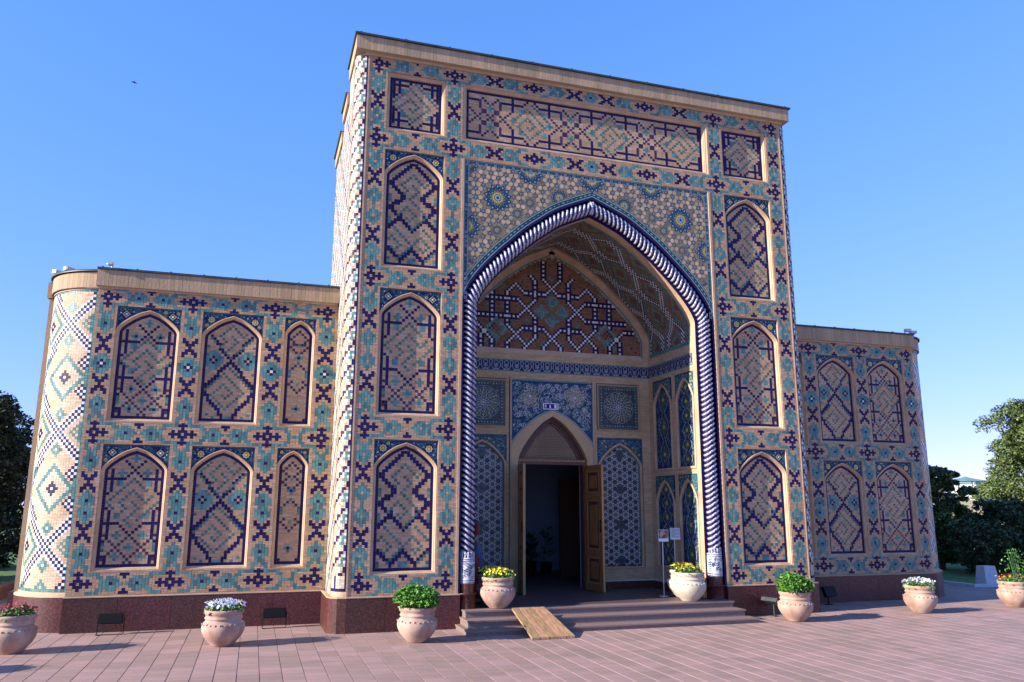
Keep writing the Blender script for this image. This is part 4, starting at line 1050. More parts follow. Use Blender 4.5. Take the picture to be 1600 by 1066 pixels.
for s in (-1, 1):
    inner_niche(museum, front(1.935), s*1.305, 0.44, 0.62, 2.885, 'girih', 90+s, 0.50)
    # square mandala panels
    mb = MB(); uc, zc, h = s*1.295, 3.457, 0.425
    sweep(mb, [(uc-h+.03, zc-h+.03), (uc-h+.03, zc+h-.03), (uc+h-.03, zc+h-.03), (uc+h-.03, zc-h+.03)], [(-0.03, 0.012), (-0.012, 0.014), (0, 0.0)], 'cornice', closed=True)
    mb.poly([(uc-h+.03, zc-h+.03, 0.0), (uc+h-.03, zc-h+.03, 0), (uc+h-.03, zc+h-.03, 0), (uc-h+.03, zc+h-.03, 0)], 'mgirih')
    q = h-0.05
    for e, m in ((0.0, 'turq'), (0.07, 'mdark')):
        ribbon(mb, [(uc-q+e, zc-q+e), (uc-q+e, zc+q-e), (uc+q-e, zc+q-e), (uc+q-e, zc-q+e), (uc-q+e, zc-q+e)], 0.010 if e == 0 else 0.02, 0.002, m)
    for t in np.linspace(-q+0.03, q-0.03, 14):
        for a, b in ((t, -q+0.035), (t, q-0.035), (-q+0.035, t), (q-0.035, t)): disc(mb, (uc+a, zc+b), 0.013, 'mpale' if int(t*50) % 2 else 'turq', 0.002, 6)
    ribbon(mb, circ((uc, zc), 0.29, 32), 0.022, 0.0025, 'mdark'); ribbon(mb, circ((uc, zc), 0.295, 32)[:33], 0.006, 0.003, 'mpale')
    for R, n, m, sz in ((0.215, 12, 'mgreen', 0.05), (0.215, 12, 'mlime', 0.024), (0.13, 12, 'mdark', 0.03), (0.075, 12, 'turq', 0.02)):
        for i in range(n):
            t = 2*math.pi*i/n; c = (uc+R*math.sin(t), zc+R*math.cos(t)); star(mb, c, sz, 5, 0.6, m, 0.0024+0.001*(m in ('mlime',)), t)
            ribbon(mb, circ(c, sz*1.15, 8), 0.005, 0.0036, 'mcream') if sz > 0.028 else None
    for i in range(12):
        t = 2*math.pi*i/12; ribbon(mb, [(uc+R_*math.sin(t+d), zc+R_*math.cos(t+d)) for R_, d in ((0.03, 0), (0.09, .12), (0.15, -.12), (0.25, 0.0), (0.28, .1))], 0.006, 0.003, 'mcream')
    disc(mb, (uc, zc), 0.05, 'mcream', 0.0032, 12); disc(mb, (uc, zc), 0.038, 'mblue', 0.0038, 10); star(mb, (uc, zc), 0.03, 6, .5, 'mcream', 0.0044)
    for a in (-1, 1):
        for b in (-1, 1): scrolls(mb, lambda x, y, r: abs(x-uc) < q-0.09 and abs(y-zc) < q-0.09 and (x-uc)**2+(y-zc)**2 > 0.31**2, (uc+a*.2-.1, zc+b*.2-.1, uc+a*.2+.1, zc+b*.2+.1), 30, 5+a+b, 'turq', .002, .006, .03)
    o = mb.build('square_mosaic', museum, None, front(1.936))
    o['label'] = 'square mosaic with a round medallion high beside the doorway, %s side' % ('left' if s < 0 else 'right')

# door surround ----------------------------------------------------
def door_bay():
    zt = 3.90; mb = MB(); hw = 0.79
    Po = arch_path(0.775, 2.70, 3.36, 2.45, 24)
    h = arch_half(0.775, 2.70, 3.36, 40)[::-1]
    xs = np.array([p[0] for p in h]+[hw]); zz = np.array([p[1] for p in h]+[2.70])
    X = np.linspace(0, hw, 24); Z = np.interp(X, xs, zz)
    for s in (-1, 1):
        for k_ in range(23):
            q = [(s*X[k_], Z[k_], 0), (s*X[k_+1], Z[k_+1], 0), (s*X[k_+1], zt, 0), (s*X[k_], zt, 0)]
            mb.poly(q if s > 0 else q[::-1], 'mblue')
    def ok(u, v, r): return abs(u)+r < hw-0.03 and v+r < zt-0.03 and v-r > np.interp(max(abs(u)-r*.5, 0), xs, zz)+0.03
    ribbon(mb, [(-hw+.014, 2.72), (-hw+.014, zt-.014)], 0.022, 0.001, 'turq'); ribbon(mb, [(hw-.014, 2.72), (hw-.014, zt-.014)], 0.022, 0.001, 'turq'); ribbon(mb, [(-hw+.014, zt-.014), (hw-.014, zt-.014)], 0.022, 0.001, 'turq')
    ribbon(mb, offset(arch_path(0.775, 2.70, 3.36, 2.72, 24), -0.016), 0.014, 0.0012, 'mpale')
    for s in (-1, 1):
        c = (s*0.43, 3.60)
        for R, n, m in ((0.17, 12, 'yellow'), (0.13, 12, 'mcream'), (0.10, 10, 'yellow'), (0.06, 8, 'mcream'), (0.035, 8, 'yellow')):
            for i in range(n):
                t = 2*math.pi*i/n+R*9; p = (c[0]+R*.8*math.sin(t), c[1]+R*.8*math.cos(t))
                ribbon(mb, circ(p, R*0.27, 8), 0.006, 0.003, m)
        disc(mb, c, 0.02, 'white', 0.0036, 8)
        for q in ((0.10, 3.78), (0.10, 3.62), (0.66, 3.24), (0.30, 3.42), (0.70, 3.80)):
            ribbon(mb, [(s*(q[0])+0.06*(1-.08*i)*math.cos(i*.55)*s, q[1]+0.06*(1-.08*i)*math.sin(i*.55)) for i in range(11)], 0.009, 0.003, 'mcream')
    scrolls(mb, ok, (-hw, 2.75, hw, zt), 520, 12, 'mcream', 0.002, 0.0072, 0.05)
    scrolls(mb, ok, (-hw, 2.75, hw, zt), 300, 13, 'green', 0.0014, 0.007, 0.05)
    o = mb.build('doorway_mosaic', museum, None, front(1.94)); o['label'] = 'cobalt scrollwork mosaic over the door with two golden rosettes'
    # buff arch of the doorway
    mb = MB(); Pin = arch_path(0.655, 2.45, 3.255, 0.26, 24)
    A = [(-0.775, 0.26)]+arch_path(0.775, 2.70, 3.36, 2.45, 24)+[(0.775, 0.26)]
    Pn = arch_path(0.655, 2.45, 3.255, 0.26, 24)
    # ladder between the outer and inner curve
    def resample(P_, n):
        P_ = np.array(P_); L = np.r_[0, np.cumsum(np.hypot(*(P_[1:]-P_[:-1]).T))]; s = np.linspace(0, L[-1], n); return np.stack([np.interp(s, L, P_[:, 0]), np.interp(s, L, P_[:, 1])], -1)
    a = resample(A, 101); b = resample(Pn, 101); a[50] = (0, 3.36); b[50] = (0, 3.255)
    for k_ in range(100):
        mb.poly([(a[k_][0], a[k_][1], 0), (b[k_][0], b[k_][1], 0), (b[k_+1][0], b[k_+1][1], 0), (a[k_+1][0], a[k_+1][1], 0)], 'ybuff', 0.4+0.2*random.random())
        mb.poly([(b[k_][0], b[k_][1], 0), (b[k_][0], b[k_][1], -0.16), (b[k_+1][0], b[k_+1][1], -0.16), (b[k_+1][0], b[k_+1][1], 0)], 'ybuff', 0.4+0.2*random.random())
    o = mb.build('door_arch', museum, None, front(1.936)); o['label'] = 'plain buff brick arch around the door'
    # posts beside the buff arch
    mb = MB()
    for s in (-1, 1):
        x0, x1 = sorted((s*0.776, s*0.805)); mb.box((x0, 1.925, 0.26), (x1, 1.96, 3.93), 'moulding')
    mb.build('door_post', museum)
    # wooden transom
    tr = MB(); P2 = arch_path(0.65, 2.44, 3.25, 2.44, 24)
    sweep(tr, P2, [(0.0, -0.10), (0.0, -0.085), (0.035, -0.080), (0.045, -0.105), (0.075, -0.10), (0.085, -0.12), (0.115, -0.12), (0.12, -0.14)], 'wooddk')
    tr.box((-0.65, 0, 0), (0.65, 0, 0), 'wooddk') if False else None
    o = tr.build('transom_frame', museum, None, front(1.936)); o['label'] = 'pointed wooden frame over the door'
    lm = MB(); lm.poly([(x, z, 0) for x, z in offset(P2, 0.118)[::-1]], 'wooddk', 0.2)
    I = offset(P2, 0.125); I = [(I[0][0], 2.44)]+I+[(I[-1][0], 2.44)]
    def ok3(u, v, r): return bool(inside(I, np.array([u]), np.array([v])).all())
    for k_ in range(-26, 27):
        for sl in (1, -1):
            pts = [(k_*0.035+sl*t*0.6, 2.50+t) for t in np.linspace(0, 0.75, 50)]
            sg = [p for p in pts if ok3(*p, 0) and p[1] > 2.50]
            if len(sg) > 1: ribbon(lm, sg, 0.007, 0.006, 'cornice')
    for k_ in range(0, 18):
        z = 2.51+k_*0.036; pts = [(u, z+0.008*math.sin(u*90)) for u in np.arange(-0.55, 0.55, 0.009)]; sg = [p for p in pts if ok3(*p, 0)]
        if len(sg) > 1: ribbon(lm, sg, 0.006, 0.009, 'cornice')
    o = lm.build('transom_lattice', museum, None, front(2.07)); o['label'] = 'carved lattice filling the arch over the door'
    tb = MB(); tb.box((-0.655, 1.985, 2.40), (0.655, 2.11, 2.452), 'wooddk'); tb.box((-0.655, 1.975, 2.452), (0.655, 2.11, 2.49), 'wood'); tb.build('lintel', museum)
    for s in (-1, 1):
        jb = MB(); a_, b_ = sorted((s*0.655, s*0.585)); jb.box((a_, 1.985, 0.26), (b_, 2.12, 2.40), 'wooddk'); jb.build('door_jamb', museum)
door_bay()

def door_leaf(label, hinge, ang, flip):
    """leaf drawn with its hinge at the origin, panels on both faces"""
    d = empty('door', hinge, None, None, None, ang); d.parent = museum; d['label'] = label
    W, H, T = 0.60, 2.12, 0.045
    mb = MB(); st = 0.085
    mb.box((0, -T/2, 0), (st, T/2, H), 'wood'); mb.box((W-st, -T/2, 0), (W, T/2, H), 'wood'); mb.box((W+0.0005, -T/2+0.004, 0.01), (W+0.006, T/2-0.004, H-0.01), 'woodl')
    rails = [(0.0, 0.11), (0.60, 0.70), (0.80, 0.88), (H-0.12, H)]
    rails = [(0.0, 0.12), (0.56, 0.68), (1.52, 1.64), (H-0.10, H)]
    for a, b in rails: mb.box((st, -T/2+0.001, a), (W-st, T/2-0.001, b), 'wood')
    mb.build('frame', d)
    for (a, b) in ((0.12, 0.56), (0.68, 1.52), (1.64, H-0.10)):
        p = MB(); p.box((st-0.004, -0.010, a-0.004), (W-st+0.004, 0.010, b+0.004), 'wooddk')
        for sy in (-1, 1):
            for k_, (e, dd) in enumerate(((0.0, 0.020), (0.030, 0.016))):
                y0, y1 = sorted((sy*0.010, sy*dd)); x0, x1, z0, z1 = st+e+0.002, W-st-e-0.002, a+e+0.002, b-e-0.002; t = 0.022
                for bx in (((x0, y0, z0), (x0+t, y1, z1)), ((x1-t, y0, z0), (x1, y1, z1)), ((x0+t, y0, z0), (x1-t, y1, z0+t)), ((x0+t, y0, z1-t), (x1-t, y1, z1))): p.box(*bx, 'woodl' if k_ == 0 else 'wooddk')
            x0, x1, z0, z1 = st+0.08, W-st-0.08, a+0.08, b-0.08; y0, y1 = sorted((sy*0.010, sy*0.019)); p.box((x0, y0, z0), (x1, y1, z1), 'wood')
            for q in range(5):
                zc = z0+(z1-z0)*(q+0.5)/5; star(p, (0, 0), 0, 3, 1, 'wood', 0) if False else None
        p.build('door_panel', d)
    h = MB()
    for sy in (-1, 1): h.bar((W-0.045, sy*0.03, 1.0), (W-0.045, sy*0.03, 1.16), 0.012, 'black')
    h.box((W-0.065, -0.032, 0.98), (W-0.025, 0.032, 1.01), 'black'); h.box((W-0.065, -0.032, 1.15), (W-0.025, 0.032, 1.18), 'black')
    h.build('handle', d)
    return d
door_leaf('left door leaf of carved brown wood standing open', (-0.625, 1.94, 0.265), math.radians(-101), 1)
door_leaf('right door leaf of carved brown wood standing open with panels showing', (0.612, 1.94, 0.265), math.radians(-84), -1)

# granite skirting inside the porch
sk = MB()
for s in (-1, 1):
    x0, x1 = sorted((s*0.80, s*1.93)); sk.box((x0, 1.915, 0.26), (x1, 1.955, 0.385), 'granite'); sk.box((x0, 1.910, 0.385), (x1, 1.955, 0.402), 'mcream')
    x0, x1 = sorted((s*1.90, s*1.945)); sk.box((x0, 0.30, 0.26), (x1, 1.915, 0.385), 'granite'); sk.box((x0-0.003 if s > 0 else x0, 0.30, 0.385), (x1 if s > 0 else x1+0.003, 1.91, 0.402), 'mcream')
sk.build('skirting', museum)

# hall behind the door
hm = MB()
hm.box((-3.0, 2.36, 0.20), (3.0, 6.0, 0.255), 'terra'); hm.box((-3.1, 6.0, 0.2), (3.1, 6.1, 3.4), 'plaster'); hm.box((-3.1, 2.36, 0.2), (-3.0, 6.0, 3.4), 'plaster')
hm.box((3.0, 2.36, 0.2), (3.1, 6.0, 3.4), 'plaster'); hm.box((-3.1, 2.36, 3.4), (3.1, 6.1, 3.5), 'plaster')
hm.box((1.16, 4.6, 0.255), (3.0, 4.7, 2.25), 'wooddk')
hm.box((-0.655, 1.96, 0.20), (0.655, 2.36, 0.2565), 'terra')
hm.build('entrance_hall', museum)

for k_, (px_, py_, hh) in enumerate(((0.62, 5.0, 0.75), (1.05, 5.2, 0.95), (0.85, 5.6, 0.8))):
    ip = empty('potted_plant', (px_, py_, 0.256), ('low', 'tall', 'rear')[k_] + ' dark leafy potted plant inside the dim entrance hall', 'plant', 'plants inside the hall')
    mb = MB(); mb.lathe([(0.10, 0), (0.14, 0.24), (0.12, 0.24), (0.0, 0.22)], 'black', 12); mb.build('pot', ip)
    mb = MB(); r = random.Random(k_)
    for q in range(26):
        a_ = r.uniform(0, 6.28); l_ = r.uniform(0.12, 0.26); z_ = r.uniform(0.25, hh); c = Vector((0, 0, z_)); d = Vector((math.cos(a_), math.sin(a_), r.uniform(0.3, 1.1))).normalized(); e = d.orthogonal().normalized()*0.03
        mb.poly([tuple(c), tuple(c+d*l_*.5+e), tuple(c+d*l_), tuple(c+d*l_*.5-e)], 'leafk', r.random())
    mb.build('leaves', ip, 'stuff')

# --- portal cornice in steps
co = MB()
def cornice_run(x0, x1, y0, y1, z0, z1, m=co, tile='cornice'):
    m.box((x0, y0, z0), (x1, y1, z1), tile)
# front beam built of upright bricks
def brick_course(name, parent, L, z0, z1, fmap, n, seed, lab=None):
    g = np.full((1, n), BUFF, int); r = np.random.default_rng(seed); mb = MB()
    for i in range(n):
        a = L*i/n+0.0012; b = L*(i+1)/n-0.0012; h = 0.0015*r.random()
        if i % 2 == 0 and False: continue
        mb.faces([(a, z0, 0), (b, z0, 0), (b, z1, 0), (a, z1, 0), (a, z0, 0.006+h), (b, z0, 0.006+h), (b, z1, 0.006+h), (a, z1, 0.006+h)], [(4, 5, 6, 7), (0, 1, 5, 4), (1, 2, 6, 5), (2, 3, 7, 6), (3, 0, 4, 7)], 'cornice', r.random())
    o = mb.build(name, parent, 'stuff', fmap)
    if lab: o['label'] = lab
    return o
co.box((-3.945, -0.095, 8.600), (3.90, 0.96, 8.832), 'cornice')
co.box((-3.80, -0.030, 8.560), (3.80, 0.0, 8.600), 'moulding')
co.box((-3.955, 0.97, 8.20), (3.93, 1.72, 8.40), 'cornice'); co.box((-3.915, 0.97, 7.9), (3.9, 1.72, 8.20), 'mortar')
co.box((-3.955, 1.73, 7.86), (3.93, 2.90, 8.06), 'cornice')
o = co.build('cornice', museum); o['label'] = 'flat brick cornice along the top of the portal'
brick_course('cornice_bricks', o, 7.845, 8.604, 8.830, lambda u, v, w: (u-3.945, -0.095-w, v), 150, 5)
rf = MB(); rf.box((-3.975, -0.135, 8.834), (3.93, 1.0, 8.862), 'roof'); rf.box((-3.985, 1.01, 8.402), (3.95, 1.75, 8.43), 'roof'); rf.box((-3.985, 1.76, 8.062), (3.95, 2.94, 8.09), 'roof')
for i in range(12): rf.box((-3.9+i*0.7, -0.135, 8.862), (-3.87+i*0.7, 1.0, 8.872), 'roof')
rf.build('roof_edge', museum)

# --- corner columns of the portal (quarter rounds with a rising navy spiral) and side wall
def corner_col(s):
    R = 0.190; L = R*math.pi/2; nu = 9; nv = 196; g = np.full((nv, nu), BUFF, int)
    for j in range(nv):
        for i in range(nu):
            p = (j + i) % 7                                 # u grows towards the side wall
            g[j, i] = 9
            if p in (0,) or (p == 1 and i % 2): g[j, i] = NAVY
            elif p in (3, 4, 5) and 1 <= i <= 3: g[j, i] = TURQ if abs(p-4)+abs(i-2) <= 1 else WHITE
            elif (i*3+j*5) % 4 == 0: g[j, i] = BUFF
    g[:, 0] = NAVY
    for j in range(5):
        for i in range(1, nu): g[j, i] = NAVY if i == 5 else 9
    g[0] = NAVY
    ue = np.linspace(0.0, L, nu+1); ve = np.linspace(PLT+0.07, 8.60, nv+1)
    def fm(u, v, w):
        t = u/R; return (s*(3.735+(R+w)*np.sin(t)), R-(R+w)*np.cos(t)+0.004, v)
    if s > 0: fm2 = lambda u, v, w: fm(u, v, w)
    o = tile_field('corner_column', museum, g, ue, ve, fm, seed=50+s, vpair=False, pink=0.2, w0=-0.01, w1=0.0, run=(1, 2))
    o['label'] = 'rounded %s corner of the portal with navy spiral' % ('left' if s < 0 else 'right')
    mb = MB(); a0, a1 = (math.pi, 1.5*math.pi) if s < 0 else (1.5*math.pi, 2*math.pi)
    mb.lathe([(R-0.008, PLT), (R-0.008, 8.6)], 'mortar', 12, (s*3.735, R+0.004, 0), a0, a1)
    mb.lathe([(R+0.004, PLT), (R+0.004, PLT+0.068), (R-0.008, PLT+0.07)], 'moulding', 12, (s*3.735, R+0.004, 0), a0, a1)
    mb.build('column_core', museum)
    # side wall
    nu, nv = 62, 190; g = np.full((nv, nu), 9, int)
    for j in range(nv):
        for i in range(nu):
            if (j+i) % 14 in (0, 1) or (j-i) % 28 in (0,): g[j, i] = NAVY
            if 5 <= (j+i) % 14 <= 9 and (j-i) % 9 < 4: g[j, i] = TURQ if (i+j) % 2 else WHITE
    ue = np.linspace(0.235, 2.85, nu+1); ve = np.linspace(PLT, 8.0, nv+1)
    o = tile_field('side_wall_mosaic', museum, g, ue, ve, lambda u, v, w: (s*(3.925+w), u, v), seed=60+s, vpair=False, pink=0.2, w0=-0.008)
    o['label'] = 'return wall of the portal on the %s' % ('left' if s < 0 else 'right')
    mb = MB(); x0, x1 = sorted((s*3.905, s*3.932)); mb.box((x0, 0.198, PLT), (x1, 0.234, 8.6), 'moulding'); mb.build('edge_strip', museum)
corner_col(-1); corner_col(1)

# ------------------------------------------------------------------ wings
YW = 1.0726
def wing(s):
    side = 'left' if s < 0 else 'right'
    wg = empty('wing', (0, 0, 0)); wg.parent = museum; wg['label'] = '%s wing with two rows of arched niches and a rounded end' % side
    fm = lambda u, v, w: (s*u, YW-w, v)
    # orientation: for the left wing u runs from the outer end inwards when mirrored; faces are flipped accordingly
    ue = np.array(lin(3.93, 4.257, 7)+lin(4.257, 4.723, 11)[1:]+lin(4.723, 5.042, 7)[1:]+lin(5.042, 5.912, 21)[1:]+lin(5.912, 6.211, 7)[1:]+lin(6.211, 7.081, 21)[1:]+lin(7.081, 7.358, 7)[1:])
    ve = np.array(thin(PLT, 0.791, 0.02)+lin(0.791, 2.525, 41)[1:]+thin(2.525, 2.851, 0.02)[1:]+lin(2.851, 4.534, 40)[1:]+lin(4.534, 4.787, 7)[1:])
    nu, nv = len(ue)-1, len(ve)-1; g = np.full((nv, nu), BUFF, int)
    rows = [(9, 50), (59, 99)]; R0, R1, R2 = 4, 54, 102
    cols = [3, 21, 49, 77]; gaps = [(7, 18), (25, 46), (53, 74)]
    for a, b in rows:
        for c, d in gaps: g[a:b, c:d] = 0
    for c in cols:
        band(g, R0, c, 1, 0, 50, [('n', 10), ('x', 17), ('n', 23), ('l', 25), ('n', 27), ('x', 33), ('n', 40)])
        band(g, R1, c, 1, 0, 48, [('n', 10), ('x', 17), ('D', 24), ('x', 31), ('n', 38)])
    for ra in (R0, R1, R2):
        band(g, ra, 3, 0, 1, 18, [('l', 9)]); band(g, ra, 21, 0, 1, 28, [('n', 10), ('t', 14), ('n', 18)]); band(g, ra, 49, 0, 1, 28, [('n', 10), ('t', 14), ('n', 18)])
        for c in cols: cross(g, ra, c, ra != R2, ra != R0, c != 3, c != 77)
    if s < 0:   # keep outward facing quads: mirror the grid instead of the map
        fm_ = lambda u, v, w: (u, YW-w, v); g = g[:, ::-1]; ue = -ue[::-1]
    else: fm_ = lambda u, v, w: (u, YW-w, v)
    o = tile_field('brick_mosaic', wg, g, ue, ve, fm_, seed=70+s); o['label'] = 'buff brickwork of the %s wing with navy and turquoise tiles' % side
    bkm = MB()
    def B(u0, u1, z0, z1, y0=YW+0.0085, y1=YW+0.1235, m='mortar'):
        a, b = sorted((s*u0, s*u1)); bkm.box((a, y0, z0), (b, y1, z1), m)
    for u0, u1 in ((3.93, 4.257), (4.723, 5.042), (5.912, 6.211), (7.081, 7.358)): B(u0, u1, PLT, 4.787)
    for u0, u1 in ((4.257, 4.723), (5.042, 5.912), (6.211, 7.081)):
        for z0, z1 in ((PLT, 0.791), (2.525, 2.851), (4.534, 4.787)): B(u0, u1, z0, z1)
    B(3.93, 7.345, 0.0, 4.787, YW+0.1235, 8.0); B(7.345, 8.20, 0, 4.787, 2.085, 8.0)
    bkm.build('wing_wall', wg)
    ff = lambda u, v, w: (u, YW-w, v)
    for row, (z0, z1) in enumerate(((0.791, 2.525), (2.851, 4.534))):
        rn = ('lower', 'upper')[row]
        niche(wg, ff, s*4.49, 0.233, z0, z1, 'narrow', 120+row+int(s)*10, W=9, d_arch=0.27, label='narrow %s niche of the %s wing beside the portal' % (rn, side))
        niche(wg, ff, s*5.477, 0.435, z0, z1, 'bigx', 130+row*2+int(s)*10, d_arch=0.37, label='%s niche of the %s wing with a big navy X' % (rn, side))
        niche(wg, ff, s*6.646, 0.435, z0, z1, 'lace', 140+row*3+int(s)*10, d_arch=0.37, label='%s outer niche of the %s wing with dotted lacework' % (rn, side))
    # rounded end
    R = 0.90; cx, cy = 7.22, 2.08; t0 = math.asin(0.14/R); t1 = math.pi/2; L = R*(t1-t0)
    nu, nv = 31, 103; g = np.full((nv, nu), BUFF, int)
    def chk(j, i):
        if 0 <= j < nv and 0 <= i < nu: g[j, i] = WHITE if (i+j) % 2 else NAVY
    def chl(j0, i0, j1, i1, wd=3):
        n = max(abs(j1-j0), abs(i1-i0))
        for k_ in range(n+1):
            j = round(j0+(j1-j0)*k_/n); i = round(i0+(i1-i0)*k_/n)
            for d in range(-wd//2+1, wd//2+1): chk(j, i+d)
    def ring(j, i, R1, c):
        for a in range(-R1, R1+1):
            for b in range(-R1, R1+1):
                if abs(a)+abs(b) in (R1, R1-1): put(g, j+a, i+b, c)
    def flower(j, i, c, mid, R1=2):
        for a in range(-R1, R1+1):
            for b in range(-R1, R1+1):
                if abs(a)+abs(b) <= R1: put(g, j+a, i+b, c)
        put(g, j, i, mid)
    for c in range(-1, 4):
        J = 14+c*38
        ring(J+19, 9, 8, TURQ); flower(J+19, 9, NAVY, WHITE); flower(J+6, 9, TURQ, WHITE); flower(J-6, 9, TURQ, WHITE)
        ring(J, 20, 7, TURQ); flower(J, 20, NAVY, WHITE); flower(J+13, 20, TURQ, NAVY, 2); flower(J-13, 20, TURQ, NAVY, 2)
        chl(J, 9, J+11, -2, 5); chl(J, 9, J-11, -2, 5); chl(J, 9, J+11, 18, 4); chl(J, 9, J-11, 18, 4)
        chl(J+11, 18, J+19, 24, 4); chl(J+19, 24, J+27, 18, 4)
        chl(J+19, 24, J+11, 31, 3); chl(J+19, 24, J+27, 31, 3)
        ring(J+19, 9, 6, 9); ring(J+6, 9, 4, TURQ) if False else None
        for a in range(-4, 5):
            for b in range(0, 5-abs(a)): put(g, J+a, b, TURQ) if (a+b) % 2 == 0 or b < 2 else None
        for a in range(-3, 4):
            for b in range(0, 4-abs(a)): chk(J+14+a, 1+b); chk(J+24+a, 1+b)
        chl(J+8, 27, J+30, 27, 2); chl(J+2, 30, J+8, 27, 2); chl(J+30, 27, J+36, 30, 2)
        for a in (-3, -2, -1, 0, 1, 2, 3): flower(J+19+a, 0, NAVY if False else TURQ, TURQ, 1)
    rr_ = np.random.default_rng(17); g = np.where((g == BUFF) & (rr_.random(g.shape) < 2.0), 14, g)
    g[0] = TURQ; g[-1] = TURQ; g[:, 0] = TURQ; g[:, -1] = TURQ
    ue = np.linspace(0, L, nu+1); ve = np.linspace(PLT+0.05, 4.787, nv+1)
    def fc(u, v, w):
        t = t0+u/R; return (s*(cx-0.0+(R+w)*np.sin(t)), cy-(R+w)*np.cos(t), v)
    o = tile_field('rounded_end_mosaic', wg, g, ue, ve, fc, seed=90+s, vpair=False, pink=0.15, run=(1, 2), w0=-0.01)
    o['label'] = 'rounded %s end of the museum with chequered diamond tiling' % side
    mb = MB(); A0_, A1_ = (math.pi, 1.5*math.pi-t0) if s < 0 else (1.5*math.pi+t0, 2*math.pi)
    mb.lathe([(R-0.008, 0.0), (R-0.008, 4.8), (0.0, 4.8)], 'mortar', 24, (s*cx, cy, 0), A0_, A1_)
    mb.lathe([(R+0.012, PLT), (R+0.012, PLT+0.035), (R-0.004, PLT+0.05)], 'moulding', 24, (s*cx, cy, 0), A0_, A1_)
    x0, x1 = sorted((s*7.358, s*7.338)); mb.box((x0, YW+0.001, PLT), (x1, YW+0.125, 4.787), 'cornice')
    x0, x1 = sorted((s*8.10, s*8.205)); mb.box((x0, 2.07, PLT), (x1, 2.20, 4.787), 'cornice')
    mb.build('rounded_end_core', wg)
    # cornice
    mb = MB(); x0, x1 = sorted((s*3.93, s*7.385)); mb.box((x0, YW-0.055, 4.800), (x1, YW+0.3, 5.045), 'cornice')
    x0, x1 = sorted((s*3.94, s*7.37)); mb.box((x0, YW-0.020, 4.775), (x1, YW+0.05, 4.800), 'moulding')
    mb.lathe([(R+0.035, 4.800), (R+0.035, 5.040), (0.0, 5.045)], 'cornice', 24, (s*cx, cy, 0), A0_, A1_)
    mb.lathe([(R+0.012, 4.775), (R+0.012, 4.800)], 'moulding', 24, (s*cx, cy, 0), A0_, A1_)
    x0, x1 = sorted((s*8.10, s*8.24)); mb.box((x0, 2.04, 4.80), (x1, 8.0, 5.045), 'cornice')
    x0, x1 = sorted((s*3.93, s*8.15)); mb.box((x0, 2.2, 4.787), (x1, 8.0, 5.04), 'cornice')
    co_ = mb.build('cornice', wg)
    if s < 0: brick_course('cornice_bricks', co_, 3.455, 4.804, 5.043, lambda u, v, w: (u-7.385, YW-0.055-w, v), 66, 8)
    else: brick_course('cornice_bricks', co_, 3.455, 4.804, 5.043, lambda u, v, w: (u+3.93, YW-0.055-w, v), 66, 8)
    Lc = (R+0.035)*(t1-t0)
    if s < 0: brick_course('cornice_bricks', co_, Lc, 4.804, 5.036, lambda u, v, w: (-(cx+(R+0.035+w)*np.sin(t1-u/(R+0.035))), cy-(R+0.035+w)*np.cos(t1-u/(R+0.035)), v), 28, 9)
    else: brick_course('cornice_bricks', co_, Lc, 4.804, 5.036, lambda u, v, w: (cx+(R+0.035+w)*np.sin(t0+u/(R+0.035)), cy-(R+0.035+w)*np.cos(t0+u/(R+0.035)), v), 28, 9)
    mb = MB(); x0, x1 = sorted((s*3.93, s*7.39)); mb.box((x0, YW-0.085, 5.047), (x1, YW+1.4, 5.075), 'roof')
    mb.lathe([(R+0.075, 5.044), (R+0.075, 5.070), (0.0, 5.078)], 'roof', 24, (s*cx, cy, 0), A0_, A1_)
    for i in range(8): xx = s*(4.1+i*0.46); mb.box((xx-0.012, YW-0.085, 5.075), (xx+0.012, YW+1.2, 5.087), 'roof')
    mb.build('roof_edge', wg)
wing(-1); wing(1)

